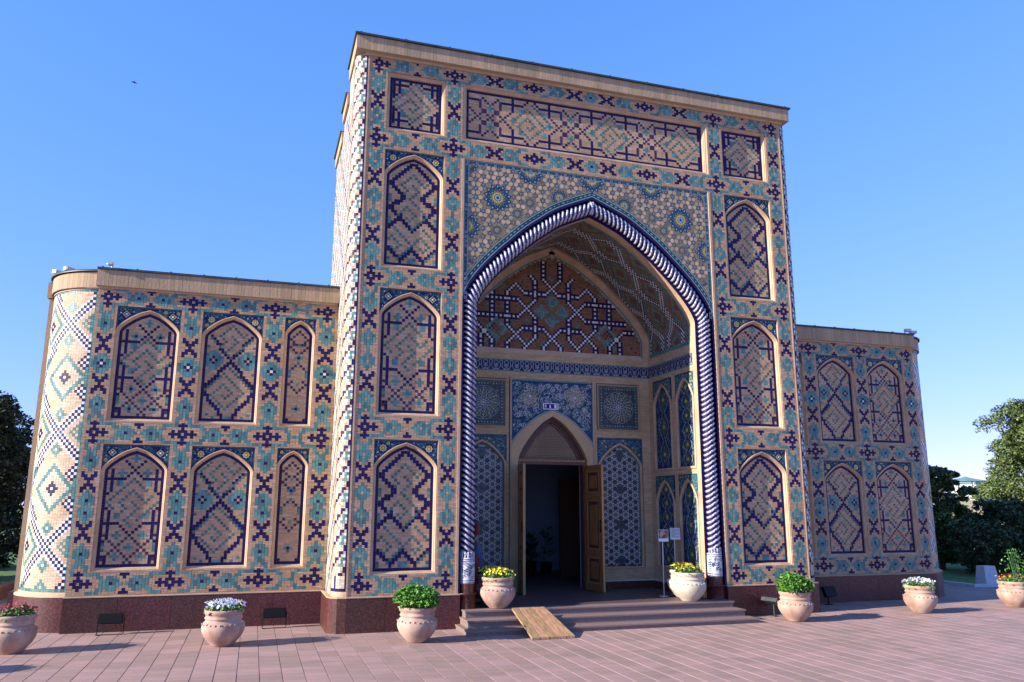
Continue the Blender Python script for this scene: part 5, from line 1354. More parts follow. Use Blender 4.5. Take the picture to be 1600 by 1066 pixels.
# --- plinth of granite slabs
pl = empty('granite_plinth', (0, 0, 0)); pl.parent = museum; pl['label'] = 'polished dark red granite plinth'
def slab_run(x0, x1, y, n, z1=0.452):
    L = (x1-x0)/n
    for i in range(n):
        mb = MB(); mb.box((x0+i*L+0.002, y, -0.02), (x0+(i+1)*L-0.002, y+0.055, z1), 'granite', random.random()); mb.build('granite_slab', pl)
    mb = MB(); mb.box((x0, y-0.006, z1+0.001), (x1, y+0.07, PLT), 'moulding'); mb.build('plinth_cap', pl)
slab_run(-3.735, -2.16, -0.050, 3); slab_run(2.16, 3.735, -0.050, 3)
slab_run(-7.37, -3.985, YW-0.050, 5); slab_run(3.985, 7.37, YW-0.050, 5)
for s in (-1, 1):
    R = 0.235; a0, a1 = (math.pi, 1.5*math.pi) if s < 0 else (1.5*math.pi, 2*math.pi)
    # facet then curve
    mb = MB(); pts = [(s*3.737, -0.050), (s*3.86, -0.022), (s*3.925, 0.03), (s*3.965, 0.10), (s*3.985, 0.20), (s*3.985, YW)]
    for (xa, ya), (xb, yb) in zip(pts[:-1], pts[1:]):
        q = [(xa, ya, -0.02), (xb, yb, -0.02), (xb, yb, 0.452), (xa, ya, 0.452)]; q = q[::-1] if s < 0 else q; mb.poly(q, 'granite', random.random())
        q = [(xa, ya-0.004, 0.452), (xb+s*0.004, yb-0.002, 0.452), (xb+s*0.004, yb-0.002, PLT+0.002), (xa, ya-0.004, PLT+0.002)]; q = q[::-1] if s < 0 else q; mb.poly(q, 'moulding')
        q = [(xa, ya-0.004, PLT+0.002), (xb+s*0.004, yb-0.002, PLT+0.002), (s*3.7, 0.3, PLT+0.002)]; q = q[::-1] if s < 0 else q; mb.poly(q, 'moulding')
    mb.build('corner_slab', pl)
    # inner face of the pier towards the steps
    x0, x1 = sorted((s*2.157, s*2.20)); mb = MB(); mb.box((x0, 0.006, -0.02), (x1, 0.16, 0.451), 'granite'); mb.build('granite_slab', pl)
    t0 = math.asin(0.14/0.9); A0_, A1_ = (math.pi, 1.5*math.pi-t0+0.0) if s < 0 else (1.5*math.pi+t0, 2*math.pi)
    R = 0.955
    for i in range(3):
        a = A0_+(A1_-A0_)*i/3; b = A0_+(A1_-A0_)*(i+1)/3
        mb = MB(); mb.lathe([(R, -0.02), (R, 0.452)], 'granite', 8, (s*7.22, 2.08, 0), a+0.001, b-0.001); mb.t = [random.random()]*len(mb.t); mb.build('curved_slab', pl)
    mb = MB(); mb.lathe([(R+0.004, 0.453), (R+0.004, PLT), (R-0.1, PLT+0.001)], 'moulding', 24, (s*7.22, 2.08, 0), A0_, A1_); mb.build('plinth_cap', pl)
    x0, x1 = sorted((s*7.37, s*7.28)); mb = MB(); mb.box((x0, YW+0.006, -0.02), (x1, YW+0.12, 0.451), 'granite'); mb.build('granite_slab', pl)
    x0, x1 = sorted((s*8.15, s*8.26)); mb = MB(); mb.box((x0, 2.02, -0.02), (x1, 8.0, PLT), 'granite'); mb.build('granite_slab', pl)

# ------------------------------------------------------------------ steps, terrace, ramp
stp = empty('entrance_steps', (0, -0.45, 0), 'three low granite steps in front of the arched doorway', 'steps')
def add_local(o, par): o.location = tuple(-Vector(par.location)) if o.location.length == 0 else o.location; return o
for x, y0, z0, z1 in ((2.215, -0.745, -0.02, 0.066), (2.155, -0.490, 0.066, 0.163), (2.125, -0.235, 0.163, 0.258)):
    mb = MB(); mb.box((-x, y0+0.45, z0), (x, 0.45+0.02 if x < 2.16 else 0.4, z1-0.022), 'stepst', 0.3); mb.box((-x-0.012, y0+0.45-0.018, z1-0.021), (x+0.012, 0.47 if x > 2.13 else 0.46, z1), 'stepst', 0.7)
    o = mb.build('step', stp)
tf = MB(); tf.box((-2.16, 0.012, 0.0), (2.16, 1.96, 0.259), 'terra')
o = tf.build('terrace_floor', None, 'structure')

rp = empty('wooden_ramp', (-1.2, -0.7, 0), 'pale plank ramp laid over the steps to the doorway', 'ramp')
lx = lambda t, u: (-1.30+u*0.60-0.30+0.12*(1-t) - -1.2-0.0, -1.17+0.93*t+0.7, 0.020+0.255*t)
for i in range(5):
    mb = MB(); a, b = i/5+0.010, (i+1)/5-0.010
    def pt(t, u, dz): 
        x = (-1.49+u*0.49)*t + (-1.51+u*0.60)*(1-t); y = -1.25+0.92*t+0.06*u*0; z = 0.004+0.258*t
        return (x+1.2, y+0.7, z+dz)
    vs = [pt(0, a, 0), pt(0, b, 0), pt(1, b, 0), pt(1, a, 0), pt(0, a, 0.028), pt(0, b, 0.028), pt(1, b, 0.028), pt(1, a, 0.028)]
    mb.faces(vs, [(0, 3, 2, 1), (4, 5, 6, 7), (0, 1, 5, 4), (1, 2, 6, 5), (2, 3, 7, 6), (3, 0, 4, 7)], 'plank', (0.2, 0.75, 0.35, 0.9, 0.6)[i]); mb.build('plank', rp)

# ------------------------------------------------------------------ ground
pv = bpy.data.meshes.new('plaza'); 
mb = MB(); mb.poly([(-400, -400, -0.030), (400, -400, -0.030), (400, 400, -0.030), (-400, 400, -0.030)], 'grass'); mb.build('ground', None, 'structure')
mb = MB(); mb.poly([(-40, -60, -0.008), (40, -60, -0.008), (40, 2.4, -0.008), (-40, 2.4, -0.008)], 'joint'); mb.poly([(-9.25, 2.4, -0.008), (-8.0, 2.4, -0.008), (-8.0, 12, -0.008), (-9.25, 12, -0.008)], 'joint'); mb.poly([(8.0, 2.4, -0.008), (9.75, 2.4, -0.008), (9.75, 12, -0.008), (8.0, 12, -0.008)], 'joint')
paving = mb.build('paving', None, 'structure')
SW = 0.2205
def slab_mesh(L):
    m_ = MB(); a, b, h = SW/2-0.003, L/2-0.0018, 0.012; e = 0.002
    m_.faces([(-a, -b, -h), (a, -b, -h), (a, b, -h), (-a, b, -h), (-a+e, -b+e, 0), (a-e, -b+e, 0), (a-e, b-e, 0), (-a+e, b-e, 0)], [(4, 5, 6, 7), (0, 1, 5, 4), (1, 2, 6, 5), (2, 3, 7, 6), (3, 0, 4, 7)], 'slab')
    return m_
variants = []
for q in range(10):
    m_ = slab_mesh(0.33); m_.t = [(q+0.5)/10]*5; variants.append(m_.mesh('paving_slab'))
SL = []
for i in range(-70, 75):
    x = -5.068+i*SW; r = random.Random(i*7+1); y = -14+r.random()*0.33
    while y < 12:
        ok_ = y < 2.3 or (-9.2 < x < -8.2) or (8.3 < x < 9.7)
        if -14.5 < x < 15.5 and ok_: SL.append((x+SW/2, y+0.165, r.random()))
        y += 0.33
def scr(x, y):
    d = Vector((x+5.0199, y+11.4109, -1.7)); z = d.dot(_f)
    if z < 0.5: return None
    px, py = 800+1243.14*d.dot(_r2)/z, 533-1243.14*d.dot(_u2)/z
    return (px, py, z) if -60 < px < 1660 and py < 1120 else None
vis = sorted([(scr(x, y)[2], x, y, t) for x, y, t in SL if scr(x, y) and not (abs(x) < 2.0 and y > -0.7)])
near = set((x, y) for _, x, y, t in vis[:298])
rest = []
for x, y, t in SL:
    if (x, y) in near:
        o = link('paving_slab', variants[int(t*10) % 10], paving); o.location = (x, y, 0)
    elif scr(x, y) or (-12 < x < 13 and y > -7): rest.append((x, y, t))
a, b = SW/2-0.003, 0.165-0.0018
RA = np.array(rest); n = len(RA)
base = np.array([(-a, -b, -0.008), (a, -b, -0.008), (a, b, -0.008), (-a, b, -0.008), (-a+.002, -b+.002, 0), (a-.002, -b+.002, 0), (a-.002, b-.002, 0), (-a+.002, b-.002, 0)])
V = (base[None]+np.stack([RA[:, 0], RA[:, 1], np.zeros(n)], -1)[:, None]).reshape(-1, 3)
Q = (np.array([(4, 5, 6, 7), (0, 1, 5, 4), (1, 2, 6, 5), (2, 3, 7, 6), (3, 0, 4, 7)])[None]+8*np.arange(n)[:, None, None]).reshape(-1, 4)
link('paving_field', npmesh('paving_field', V, Q, np.zeros(n*5), np.repeat(RA[:, 2], 5), ['slab']), paving, 'stuff')

# ------------------------------------------------------------------ planters
POT = [(0.0, 0.002), (0.118, 0.002), (0.126, 0.012), (0.165, 0.050), (0.215, 0.110), (0.247, 0.170), (0.256, 0.215), (0.250, 0.258), (0.232, 0.285), (0.214, 0.298), (0.206, 0.312), (0.222, 0.322), (0.226, 0.335), (0.214, 0.345), (0.216, 0.372), (0.232, 0.385), (0.236, 0.412), (0.230, 0.428), (0.212, 0.430), (0.200, 0.410), (0.195, 0.385), (0.0, 0.380)]
def leaves(n, fpos, size, m, seed, asp=0.55, flat=0.0, up=0.4):
    r = np.random.default_rng(abs(seed)); P_ = fpos(r, n); n = len(P_)
    N = r.normal(size=(n, 3)); N[:, 2] = np.abs(N[:, 2])+up; N /= np.linalg.norm(N, axis=1)[:, None]
    T_ = np.cross(N, r.normal(size=(n, 3))); T_ /= np.linalg.norm(T_, axis=1)[:, None]; Bn = np.cross(N, T_)
    s = size*(0.6+0.8*r.random(n))[:, None]
    V = np.stack([P_-T_*s, P_-Bn*s*asp+N*s*0.15, P_+T_*s, P_+Bn*s*asp+N*s*0.15], 1).reshape(-1, 3)
    return V, np.arange(4*n).reshape(-1, 4), r.random(n)
def merge_leaves(name, parent, parts):
    Vs, Qs, ms, ts, mats, k = [], [], [], [], [], 0
    for V, Q, t, m in parts:
        if m not in mats: mats.append(m)
        Vs.append(V); Qs.append(Q+k); k += len(V); ms.append(np.full(len(Q), mats.index(m))); ts.append(t)
    return link(name, npmesh(name, np.vstack(Vs), np.vstack(Qs), np.concatenate(ms), np.concatenate(ts), mats), parent, 'stuff')
def dome(cx, cy, cz, rx, rz, shell=0.6):
    def f(r, n):
        d = r.normal(size=(n, 3)); d /= np.linalg.norm(d, axis=1)[:, None]; d[:, 2] = np.where(d[:, 2] < -0.35, -d[:, 2], d[:, 2]); k_ = (shell+(1-shell)*r.random(n))[:, None]
        return d*k_*np.array((rx, rx, rz))+np.array((cx, cy, cz))
    return f
pot_meshes = {}
def planter(loc, kind, label, seed, rz=0.0, pm_='cotta', sc=1.0):
    p = empty('planter', loc, label, 'planter', 'round stone planters in front of the museum', rz)
    if pm_ not in pot_meshes:
        mb = MB(); mb.lathe(POT, pm_, 36)
        # relief garland on the shoulder and flutes on the belly
        for i in range(26):
            t = 2*math.pi*i/26; c = (0.248*math.cos(t), 0.248*math.sin(t), 0.262+0.006*math.sin(i*2.4)); mb.bar((c[0]*0.985, c[1]*0.985, c[2]-0.010), (c[0]*1.02, c[1]*1.02, c[2]+0.008), 0.010, pm_, 5)
        mb.lathe([(0.196, 0.392), (0.0, 0.398)], 'soil', 20)
        pot_meshes[pm_] = mb.mesh('pot')
    o = link('pot', pot_meshes[pm_], p); o.scale = (sc, sc, sc)
    z = 0.41*sc
    if kind == 'basil':
        parts = []
        for (cx, cy, r_, h) in ((-0.13, 0.0, 0.205, 0.20), (0.14, -0.02, 0.20, 0.19), (0.0, 0.06, 0.22, 0.22), (-0.02, -0.12, 0.17, 0.15), (0.25, 0.05, 0.10, 0.09), (-0.24, 0.04, 0.10, 0.10)):
            V, Q, t = leaves(620, dome(cx, cy, z+0.085, r_, h, 0.5), 0.026, 'leafb', seed+int(cx*99), 0.55); parts.append((V, Q, t, 'leafb'))
        merge_leaves('foliage', p, parts)
    else:
        V, Q, t = leaves(620, dome(0, 0, z-0.005, 0.245, 0.105, 0.3), 0.022, 'leafd', seed, 0.6); parts = [(V, Q, t, 'leafd')]
        V, Q, t = leaves(160, dome(0, 0, z-0.01, 0.245, 0.09, 0.8), 0.020, 'leafb', seed+9, 0.6); parts.append((V, Q, t, 'leafb'))
        merge_leaves('foliage', p, parts)
        r = random.Random(seed); mb = MB(); cm_ = {'white': ['fwhite'], 'yellow': ['fyell', 'fyell', 'fyell'], 'red': ['fred'], 'mixed': ['fyell', 'forange', 'fyell'], 'redmix': ['fred', 'fred', 'forange']}[kind]
        for i in range({'white': 190, 'yellow': 90, 'red': 70, 'mixed': 46, 'redmix': 60}[kind]):
            a_ = r.uniform(0, 6.28); rr = 0.25*math.sqrt(r.random()); hh = z+0.065+0.05*(1-(rr/0.25)**2)+r.uniform(-.015, .03); c = Vector((rr*math.cos(a_), rr*math.sin(a_), hh))
            nrm = Vector((c.x*1.4+r.uniform(-.3, .3), c.y*1.4-0.35+r.uniform(-.3, .3), 0.45)).normalized(); tx = nrm.orthogonal().normalized(); ty = nrm.cross(tx); R = r.uniform(0.013, 0.021); m_ = r.choice(cm_); ph = r.random()*6
            pts = []
            for q in range(10):
                rad = R if q % 2 == 0 else R*0.62; th = ph+q*math.pi/5; pts.append(tuple(c+(tx*math.cos(th)+ty*math.sin(th))*rad+nrm*(0.004 if q % 2 == 0 else 0)))
            mb.faces([tuple(c-nrm*0.003)]+pts, [(0, 1+q, 1+(q+1) % 10) for q in range(10)], m_, r.random())
        mb.build('blossoms', p, 'stuff')
    return p
planter((-7.60, -0.33, 0), 'red', 'planter of dark red flowers at the left edge of the photo', 1, 0.4)
planter((-5.273, -0.52, 0), 'white', 'planter of white flowers standing before the left wing', 2, 1.2)
planter((-2.937, -0.93, 0), 'basil', 'planter of bushy green basil left of the wooden ramp', 3, 2.2)
planter((-1.60, -0.03, 0.258), 'yellow', 'planter of yellow flowers on the top step by the left rope column', 4, 0.0)
planter((-1.55, 0.46, 0.259), 'yellow', 'shaded planter half hidden behind the yellow flowers on the left', 5, 1.0)
planter((1.48, -0.05, 0.258), 'mixed', 'pale planter of yellow green flowers on the top step by the right rope column', 6, 0.7, 'cottap', 1.0)
planter((1.65, 0.43, 0.259), 'mixed', 'shaded planter just behind the pale planter at right of the doorway', 7, 0.2, 'cottap')
planter((2.87, -0.75, 0), 'basil', 'planter of bushy green basil at right of the steps', 8, 0.9)
planter((5.437, -0.53, 0), 'white', 'planter of dense white flowers standing before the right wing', 9, 2.9)
planter((7.60, -0.38, 0), 'redmix', 'planter of red and orange flowers at the right edge of the photo', 10, 0.1)
planter((-8.42, -1.50, 0), 'red', 'planter standing off the left edge whose shadow crosses the paving', 11, 0.3)
# trailing plant beside the rightmost planter
V, Q, t = leaves(300, lambda r, n: np.stack([7.84+r.normal(0, .12, n), -0.30+r.normal(0, .08, n), 0.45+r.random(n)**1.5*0.52], -1), 0.02, 'leafb', 77, 0.6)
o = empty('climbing_rose', (0, 0, 0), 'tall loose leafy stems rising behind the red planter at the right edge', 'plant')
link('leaves', npmesh('leaves', V, Q, np.zeros(len(Q)), t, ['leafb']), o, 'stuff')
mb = MB()
for q in range(5): mb.bar((7.70+q*0.03, -0.36, 0.38), (7.68+q*0.06, -0.28+q*0.01, 0.95), 0.005, 'leafd', 4)
st_ = mb.build('stems', o, 'stuff')

# ------------------------------------------------------------------ lamps, boards, sign
def floodlight(loc, label):
    f = empty('floodlight', loc, label, 'floodlight', 'black floodlights on the ground by the plinth')
    mb = MB(); w_, h_ = 0.15, 0.085
    mb.faces([(-w_, -0.05, 0.14), (w_, -0.05, 0.14), (w_, -0.02, 0.27), (-w_, -0.02, 0.27), (-w_*.8, 0.06, 0.16), (w_*.8, 0.06, 0.16), (w_*.8, 0.06, 0.26), (-w_*.8, 0.06, 0.26)], [(0, 1, 2, 3), (5, 4, 7, 6), (3, 2, 6, 7), (1, 0, 4, 5), (0, 3, 7, 4), (2, 1, 5, 6)], 'black')
    mb.build('housing', f)
    mb = MB(); mb.faces([(-w_*.9, -0.053, 0.150), (w_*.9, -0.053, 0.150), (w_*.9, -0.0265, 0.262), (-w_*.9, -0.0265, 0.262)], [(0, 1, 2, 3)], 'black'); mb.build('lens', f)
    mb = MB(); P_ = [(-w_-.01, 0, 0.22), (-w_-.01, -0.0, 0.012), (-w_-.01, -0.08, 0.012), (w_+.01, -0.08, 0.012), (w_+.01, 0, 0.012), (w_+.01, 0, 0.22)]
    for a_, b_ in zip(P_[:-1], P_[1:]): mb.bar(a_, b_, 0.006, 'black', 5)
    mb.build('bracket', f)
    return f
floodlight((-6.72, 0.80, 0.0), 'black floodlight at the plinth below the outer niche of the left wing')
floodlight((-4.63, 0.78, 0.0), 'black floodlight at the plinth beside the left corner of the portal')
def post_light(loc, label, rz, m='black', w_=0.16, tilt=0.5):
    f = empty('floodlight', loc, label, 'floodlight', 'black floodlights on the ground by the plinth', rz)
    mb = MB(); mb.bar((0, 0.03, 0), (0, 0.03, 0.2), 0.012, m, 6); mb.box((-0.05, -0.02, 0), (0.05, 0.08, 0.012), m); mb.build('post', f)
    mb = MB(); c, s_ = math.cos(tilt), math.sin(tilt)
    def R_(x, y, z): return (x, y*c-z*s_, y*s_+z*c+0.22)
    vs = [R_(x, y, z) for z in (-0.03, 0.03) for x, y in ((-w_, -0.09), (w_, -0.09), (w_, 0.09), (-w_, 0.09))]
    mb.faces(vs, [(3, 2, 1, 0), (4, 5, 6, 7), (0, 1, 5, 4), (1, 2, 6, 5), (2, 3, 7, 6), (3, 0, 4, 7)], m); mb.build('housing', f)
post_light((4.72, 0.78, 0), 'black floodlight on a short post in the corner between portal and right wing', 0.3, 'black', 0.16, 1.2)
post_light((2.84, -0.22, 0), 'slanted dark floodlight behind the right basil planter', -1.3, 'roof', 0.15, -0.5)

def board(x, y, z, label, face, lean):
    b = empty('info_stand', (x, y, 0.26), label, 'information stand', 'information boards beside the doorway')
    mb = MB(); mb.bar((0, 0, 0), (0, 0, z-0.26), 0.011, 'steel', 8); mb.lathe([(0.0, 0.012), (0.09, 0.012), (0.09, 0.0)], 'steel', 14); mb.build('pole', b)
    mb = MB(); c = Vector((0.03, 0.02, z-0.26+0.09)); ux = Vector((0.085, -0.01, 0)); uy = Vector((0.035, 0.07, 0.09)); n_ = ux.cross(uy).normalized()*0.006
    v = [c-ux-uy, c+ux-uy, c+ux+uy, c-ux+uy]
    mb.faces([tuple(p-n_) for p in v]+[tuple(p+n_) for p in v], [(3, 2, 1, 0), (4, 5, 6, 7), (0, 1, 5, 4), (1, 2, 6, 5), (2, 3, 7, 6), (3, 0, 4, 7)], 'paper'); mb.build('board', b)
    mb = MB(); n2 = n_*1.3; t0 = 0.25 if face == 'photo' else 0.0
    if face == 'photo':
        q = [c-ux*.94-uy*.55, c+ux*.94-uy*.55, c+ux*.94+uy*.94, c-ux*.94+uy*.94]; mb.poly([tuple(p+n2) for p in q], 'photo')
    else:
        for i in range(9):
            t_ = 0.8-i*0.18; e = 0.8 if i % 3 else 0.4
            q = [c-ux*.8+uy*(t_-.03), c+ux*(e*2-.8)+uy*(t_-.03), c+ux*(e*2-.8)+uy*(t_+.03), c-ux*.8+uy*(t_+.03)]; mb.poly([tuple(p+n2) for p in q], 'mteal')
    mb.build('print', b)
board(1.40, 0.62, 1.12, 'stand with a tilted brown photograph, left of the pair', 'photo', 0)
board(1.72, 0.80, 1.14, 'stand with a tilted white text sheet, right of the pair', 'text', 0)

sg = empty('house_number_sign', (-0.045, 1.93, 3.43), 'small violet enamel sign with white figures above the door arch', 'sign')
mb = MB(); mb.box((-0.145, -0.012, -0.055), (0.145, 0.004, 0.055), 'signw'); mb.build('plate', sg)
mb = MB(); mb.box((-0.128, -0.016, -0.042), (0.128, -0.0125, 0.042), 'signb'); mb.build('blue_field', sg)
mb = MB()
# left figure
for bx in (((-.112, -.0185, -.03), (-.104, -.0165, .03)), ((-.104, -.0185, .018), (-.088, -.0165, .028)), ((-.094, -.0185, -.03), (-.086, -.0165, .02)), ((-.104, -.0185, -.004), (-.094, -.0165, .004))): mb.box(*bx, 'signw')
mb.faces([(x*0.012-0.012, -0.0175, z) for x, z in ((-1, -.034), (1, -.034), (1.3, -.018), (1, -.002), (.8, .012), (.7, .028), (-.7, .028), (-.8, .012), (-1, -.002), (-1.3, -.018))], [tuple(range(10))], 'signw')
mb.box((.066, -.0185, -.036), (.108, -.0165, .034), 'signw'); mb.build('figures', sg)

# roof lamps
def rooflamp(loc, label, rz, tube):
    f = empty('roof_lamp', loc, label, 'roof lamp', None, rz); mb = MB()
    mb.bar((0, 0, 0), (0, 0, 0.05), 0.01, 'steel', 5); mb.bar((0, 0, 0.05), (-0.05, -0.10, 0.05), 0.01, 'steel', 5); mb.build('bracket', f)
    mb = MB(); mb.box((-tube, -0.13, 0.03), (tube, -0.06, 0.085), 'glass'); mb.build('housing', f)
    mb = MB(); mb.box((-tube*.9, -0.145, 0.035), (tube*.9, -0.131, 0.075), 'mcream'); mb.build('lens', f)
rooflamp((-8.10, 1.85, 5.07), 'long pale lamp on the roof edge at the far left rounded corner', 1.05, 0.16)
rooflamp((-7.93, 1.55, 5.07), 'small grey lamp on the roof edge right of the long lamp', 0.8, 0.07)
rooflamp((-7.22, 1.10, 5.08), 'small clamp lamp on the left wing roof edge with a drooping cable', 0.0, 0.03)
rooflamp((7.24, 1.08, 5.075), 'round headed lamp on the right wing roof edge, left of its pair', -0.2, 0.06)
rooflamp((7.50, 1.18, 5.075), 'pale lamp at the far right roof corner, right of its pair', -0.5, 0.07)

# cloth display behind the left rope
cs = empty('costume_stand', (-1.80, 0.55, 0.26), 'dark red and blue robes hanging on a stand behind the left rope column', 'clothes stand')
mb = MB(); mb.bar((0, 0, 0), (0, 0, 1.15), 0.012, 'wooddk', 6); mb.bar((-0.12, 0, 0.85), (0.12, 0, 0.85), 0.01, 'wooddk', 6); mb.bar((-0.12, 0, 0.01), (0.12, 0, 0.01), 0.012, 'wooddk'); mb.bar((0, -0.12, 0.01), (0, 0.12, 0.01), 0.012, 'wooddk'); mb.build('pole', cs)
def drape(m, x0, x1, z0, z1, y, seed):
    mb = MB(); n, k_ = 15, 8; vs = []
    for j in range(k_+1):
        for i in range(n):
            t = 2*math.pi*i/n; h = j/k_; rx = (x1-x0)/2*(0.35+0.65*h**0.6); rr = 1+0.16*math.sin(t*5+seed)*h
            vs.append(((x0+x1)/2+rx*rr*math.cos(t), y+0.09*rr*(0.5+0.5*h)*math.sin(t), z1-(z1-z0)*h))
    mb.faces(vs, [(j*n+i, j*n+(i+1) % n, (j+1)*n+(i+1) % n, (j+1)*n+i) for j in range(k_) for i in range(n)][::1], m, smooth=True)
    return mb.build('robe', cs)
drape('clothr', -0.12, 0.14, 0.08, 0.70, -0.02, 1); drape('clothb', -0.05, 0.17, 0.34, 0.86, 0.03, 3)
mb = MB(); mb.lathe([(0.0, 0.0), (0.05, 0.02), (0.055, 0.06), (0.04, 0.11), (0.015, 0.2), (0.0, 0.22)], 'clothr', 12, (0.03, -0.02, 0.98)); mb.build('red_cap', cs)

# ------------------------------------------------------------------ surroundings
bl = MB(); 
bl.faces([(-.19, -.15, 0), (.21, -.15, 0), (.21, .15, 0), (-.19, .15, 0), (-.165, -.10, .42), (.145, -.10, .42), (.145, .10, .42), (-.165, .10, .42)], [(3, 2, 1, 0), (4, 5, 6, 7), (0, 1, 5, 4), (1, 2, 6, 5), (2, 3, 7, 6), (3, 0, 4, 7)], 'concrete')
o = bl.build('stone_block', None); o.location = (10.33, 2.62, 0); setp(o, 'pale tapering stone block at the edge of the garden', 'stone block')
# kerbs
mb = MB(); mb.box((9.75, 2.42, -0.03), (24, 2.54, 0.06), 'concrete'); mb.box((9.75, 2.54, -0.03), (9.87, 12, 0.06), 'concrete'); mb.build('garden_kerb', None, 'structure')
kb = empty('brick_kerb', (-9.35, 3.0, 0), 'low brick kerb along the lawn at the far left', 'kerb')
for i in range(24):
    m_ = MB(); m_.box((-0.09, i*0.42+0.004, -0.02), (0.09, (i+1)*0.42-0.004, 0.22), 'kerb', random.random()); m_.build('kerb_block', kb)
mb = MB(); mb.box((-40, 3.0, -0.03), (-9.45, 40, 0.16), 'grass'); mb.box((9.88, 2.55, -0.03), (40, 60, 0.03), 'grass'); mb.build('lawn', None, 'structure')

def blob_crown(specs, n, size, m, seed, asp=0.6):
    parts = []
    tot = sum(s[3]**2 for s in specs)
    for i, (cx, cy, cz, r_, rz_) in enumerate(specs):
        k_ = max(30, int(n*r_**2/tot)); V, Q, t = leaves(k_, dome(cx, cy, cz, r_, rz_, 0.45), size, m, seed+i, asp); parts.append((V, Q, t, m))
    return parts
def tree(name, base, label, cat, H, Rw, n, size, m, seed, conifer=False, clumps=40, group=None, low=0.15):
    t = empty(name, base, label, cat, group); r = random.Random(seed)
    mb = MB(); mb.bar((0, 0, 0), (0.03, 0, H*0.5), 0.05*Rw+0.04, 'bark', 8, 0.03*Rw+0.02); mb.bar((0.03, 0, H*0.5), (0, 0, H*0.92), 0.03*Rw+0.02, 'bark', 6, 0.01); tr_ = mb.build('trunk', t)
    specs = []; mb = MB()
    for i in range(clumps):
        h = low+(1-low)*(i+r.random())/clumps
        if conifer: rad = Rw*(1.05-h)**0.8
        else: rad = Rw*math.sqrt(max(0.05, 1-((h-0.5)/0.56)**2))
        a_ = i*2.4+r.uniform(-.4, .4); d = rad*r.uniform(0.35, 0.95); s_ = Rw*(0.16 if conifer else 0.24)*r.uniform(0.7, 1.35)
        p = (d*math.cos(a_), d*math.sin(a_), H*h); specs.append((p[0], p[1], p[2], s_, s_*(0.6 if conifer else 0.75)))
        mb.bar((0, 0, H*h*0.85), p, 0.02+0.01*Rw, 'bark', 4, 0.005)
    mb.build('branches', t)
    merge_leaves('crown', t, blob_crown(specs, n, size, m, seed, 0.35 if conifer else 0.65))
    return t
# left: dark conifers behind the lawn
tree('conifer', (-10.75, 8.2, 0.1), 'dark conifer nearest the rounded left end of the museum', 'tree', 3.75, 1.35, 26000, 0.045, 'leafc', 201, False, 90, 'conifers at the left', 0.02)
tree('conifer', (-11.75, 6.2, 0.1), 'tall dark conifer cut by the left edge of the photo', 'tree', 4.25, 1.55, 24000, 0.045, 'leafc', 202, False, 90, 'conifers at the left', 0.02)
tree('conifer', (-11.6, 11.5, 0.1), 'dark conifer hidden further back at the left', 'tree', 3.6, 1.9, 14000, 0.06, 'leafc', 203, False, 60, 'conifers at the left', 0.02)
tree('hedge_bush', (-10.3, 6.0, 0.1), 'low green bush on the lawn beside the left kerb', 'bush', 0.55, 0.6, 3000, 0.035, 'leafk', 204, False, 26, None, 0.1)
# right: garden
tree('chestnut_tree', (12.75, 6.2, 0.0), 'broad leaved tree with sunlit left side just right of the museum', 'tree', 2.62, 0.95, 13000, 0.055, 'leaft', 210, False, 70, 'broad leaved trees at the right', 0.08)
tree('chestnut_tree', (14.35, 5.4, 0.0), 'dark rounded broad leaved tree behind the stone block', 'tree', 1.70, 1.10, 15000, 0.05, 'leafk', 211, False, 80, 'broad leaved trees at the right', 0.05)
tree('dark_bush', (12.3, 4.4, 0.0), 'dark bush between the museum and the stone block', 'bush', 1.25, 0.85, 7000, 0.045, 'leafk', 212, False, 45, 'dark bushes in the garden', 0.05)
tree('dark_bush', (15.6, 4.4, 0.0), 'dark bush behind the right edge planter', 'bush', 1.45, 1.0, 7000, 0.045, 'leafk', 213, False, 45, 'dark bushes in the garden', 0.05)
tree('pale_pine', (19.4, 8.2, 0.0), 'tall pale green pine at the right edge of the photo', 'tree', 4.9, 2.05, 42000, 0.05, 'leafp', 214, False, 130, None, 0.06)
tree('dark_bush', (18.4, 12.5, 0.0), 'dark bush filling the garden behind the round tree', 'bush', 1.2, 1.7, 9000, 0.07, 'leafk', 215, False, 50, 'dark bushes in the garden', 0.05)
tree('dark_bush', (22.5, 10.0, 0.0), 'wide dark bush under the pine', 'bush', 1.3, 2.0, 9000, 0.07, 'leafk', 216, False, 50, 'dark bushes in the garden', 0.05)

# hill and pavilion
hb = MB(); n = 24
for i in range(n):
    for j in range(8):
        def hp(i, j):
            x = 40+i*4.0; y = 36+j*6; z = 3.0*(1-math.exp(-j*0.8))*(1+0.06*math.sin(i*1.3+j)) - 0.3
            return (x, y, z)
        hb.poly([hp(i, j), hp(i+1, j), hp(i+1, j+1), hp(i, j+1)], 'dirt', smooth=True)
hb.build('hill', None, 'structure')
pvn = empty('garden_pavilion', (61.9, 51.0, 2.35), 'open pavilion with a hipped grey green roof on the hill', 'pavilion')
mb = MB(); mb.lathe([(1.95, 1.72), (1.9, 1.76), (0.8, 1.98), (0.25, 2.12), (0.0, 2.22)], 'teal', 8, smooth=False); mb.build('roof', pvn)
for i in range(8):
    t = 2*math.pi*(i+0.5)/8; mb = MB(); mb.bar((1.6*math.cos(t), 1.6*math.sin(t), 0), (1.6*math.cos(t), 1.6*math.sin(t), 1.72), 0.06, 'steel', 6); mb.build('column', pvn)
mb = MB(); mb.lathe([(1.9, 0.45), (1.95, 0.6), (1.85, 0.6)], 'steel', 8, smooth=False); mb.build('railing', pvn)
hs_ = empty('far_house', (67.5, 54.0, 2.3), 'low white building with grey roof right of the pavilion', 'building')
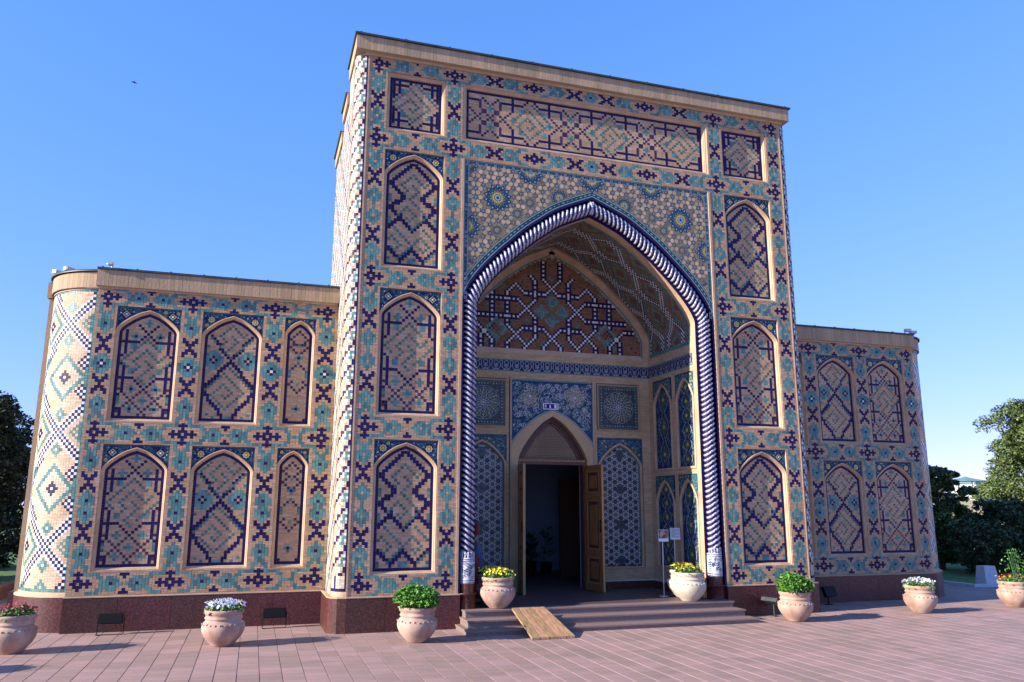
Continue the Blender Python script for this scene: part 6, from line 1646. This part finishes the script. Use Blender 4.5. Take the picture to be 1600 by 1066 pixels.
mb = MB(); mb.box((-2.2, -1, 0), (3.8, 2, 1.7), 'concrete'); mb.build('wall', hs_); mb = MB(); mb.box((-2.4, -1.2, 1.72), (4.0, 2.2, 1.95), 'teal'); mb.build('roof', hs_)
for i in range(3): mb = MB(); mb.box((-1.5+i*1.8, -1.03, 0.6), (-0.8+i*1.8, -1.0, 1.2), 'mdark'); mb.build('window', hs_)
hs2 = empty('far_house', (58.4, 53.0, 2.2), 'low building with a slanted teal roof left of the pavilion', 'building')
mb = MB(); mb.box((-1.6, -1, 0), (1.8, 2, 1.15), 'dirt'); mb.build('wall', hs2)
mb = MB(); mb.faces([(-1.9, -1.3, 1.16), (2.1, -1.3, 1.16), (2.1, 2.2, 1.16), (-1.9, 2.2, 1.16), (-0.9, 0.4, 1.8), (1.1, 0.4, 1.8)], [(0, 1, 5, 4), (1, 2, 5), (2, 3, 4, 5), (3, 0, 4), (3, 2, 1, 0)], 'teal'); mb.build('roof', hs2)
lp = empty('street_lamp', (63.9, 50.0, 2.3), 'white street lamp with a cluster of globes beside the pavilion', 'street lamp')
mb = MB(); mb.bar((0, 0, 0), (0, 0, 2.7), 0.09, 'steel', 6); mb.build('post', lp)
for i in range(3):
    t = 2.1*i; mb = MB(); mb.bar((0, 0, 2.5), (0.5*math.cos(t), 0.5*math.sin(t), 2.9), 0.04, 'steel', 4); mb.lathe([(0, 0), (0.16, 0.1), (0.16, 0.22), (0, 0.34)], 'glass', 8, (0.5*math.cos(t), 0.5*math.sin(t), 2.85)); mb.build('lamp_globe', lp)
# bird
bd = empty('bird', (-10.46, 20.0, 17.75), 'small dark bird flying in the sky at upper left', 'bird', None, 0.5); bd.scale = (0.5, 0.5, 0.5)
mb = MB(); mb.lathe([(0, -0.12), (0.03, -0.05), (0.035, 0.03), (0.02, 0.1), (0, 0.14)], 'black', 8); mb.build('body', bd)
for s in (-1, 1):
    mb = MB(); mb.faces([(0, 0, 0.05), (0, 0, -0.05), (s*0.12, 0.02, -0.03), (s*0.24, 0.0, -0.06), (s*0.12, 0.03, 0.06), (0, 0.012, 0.05), (0, 0.012, -0.05), (s*0.12, 0.032, -0.03), (s*0.12, 0.042, 0.06)], [(0, 1, 2, 4), (4, 2, 3), (5, 8, 7, 6), (8, 3, 7)], 'black'); mb.build('wing', bd)
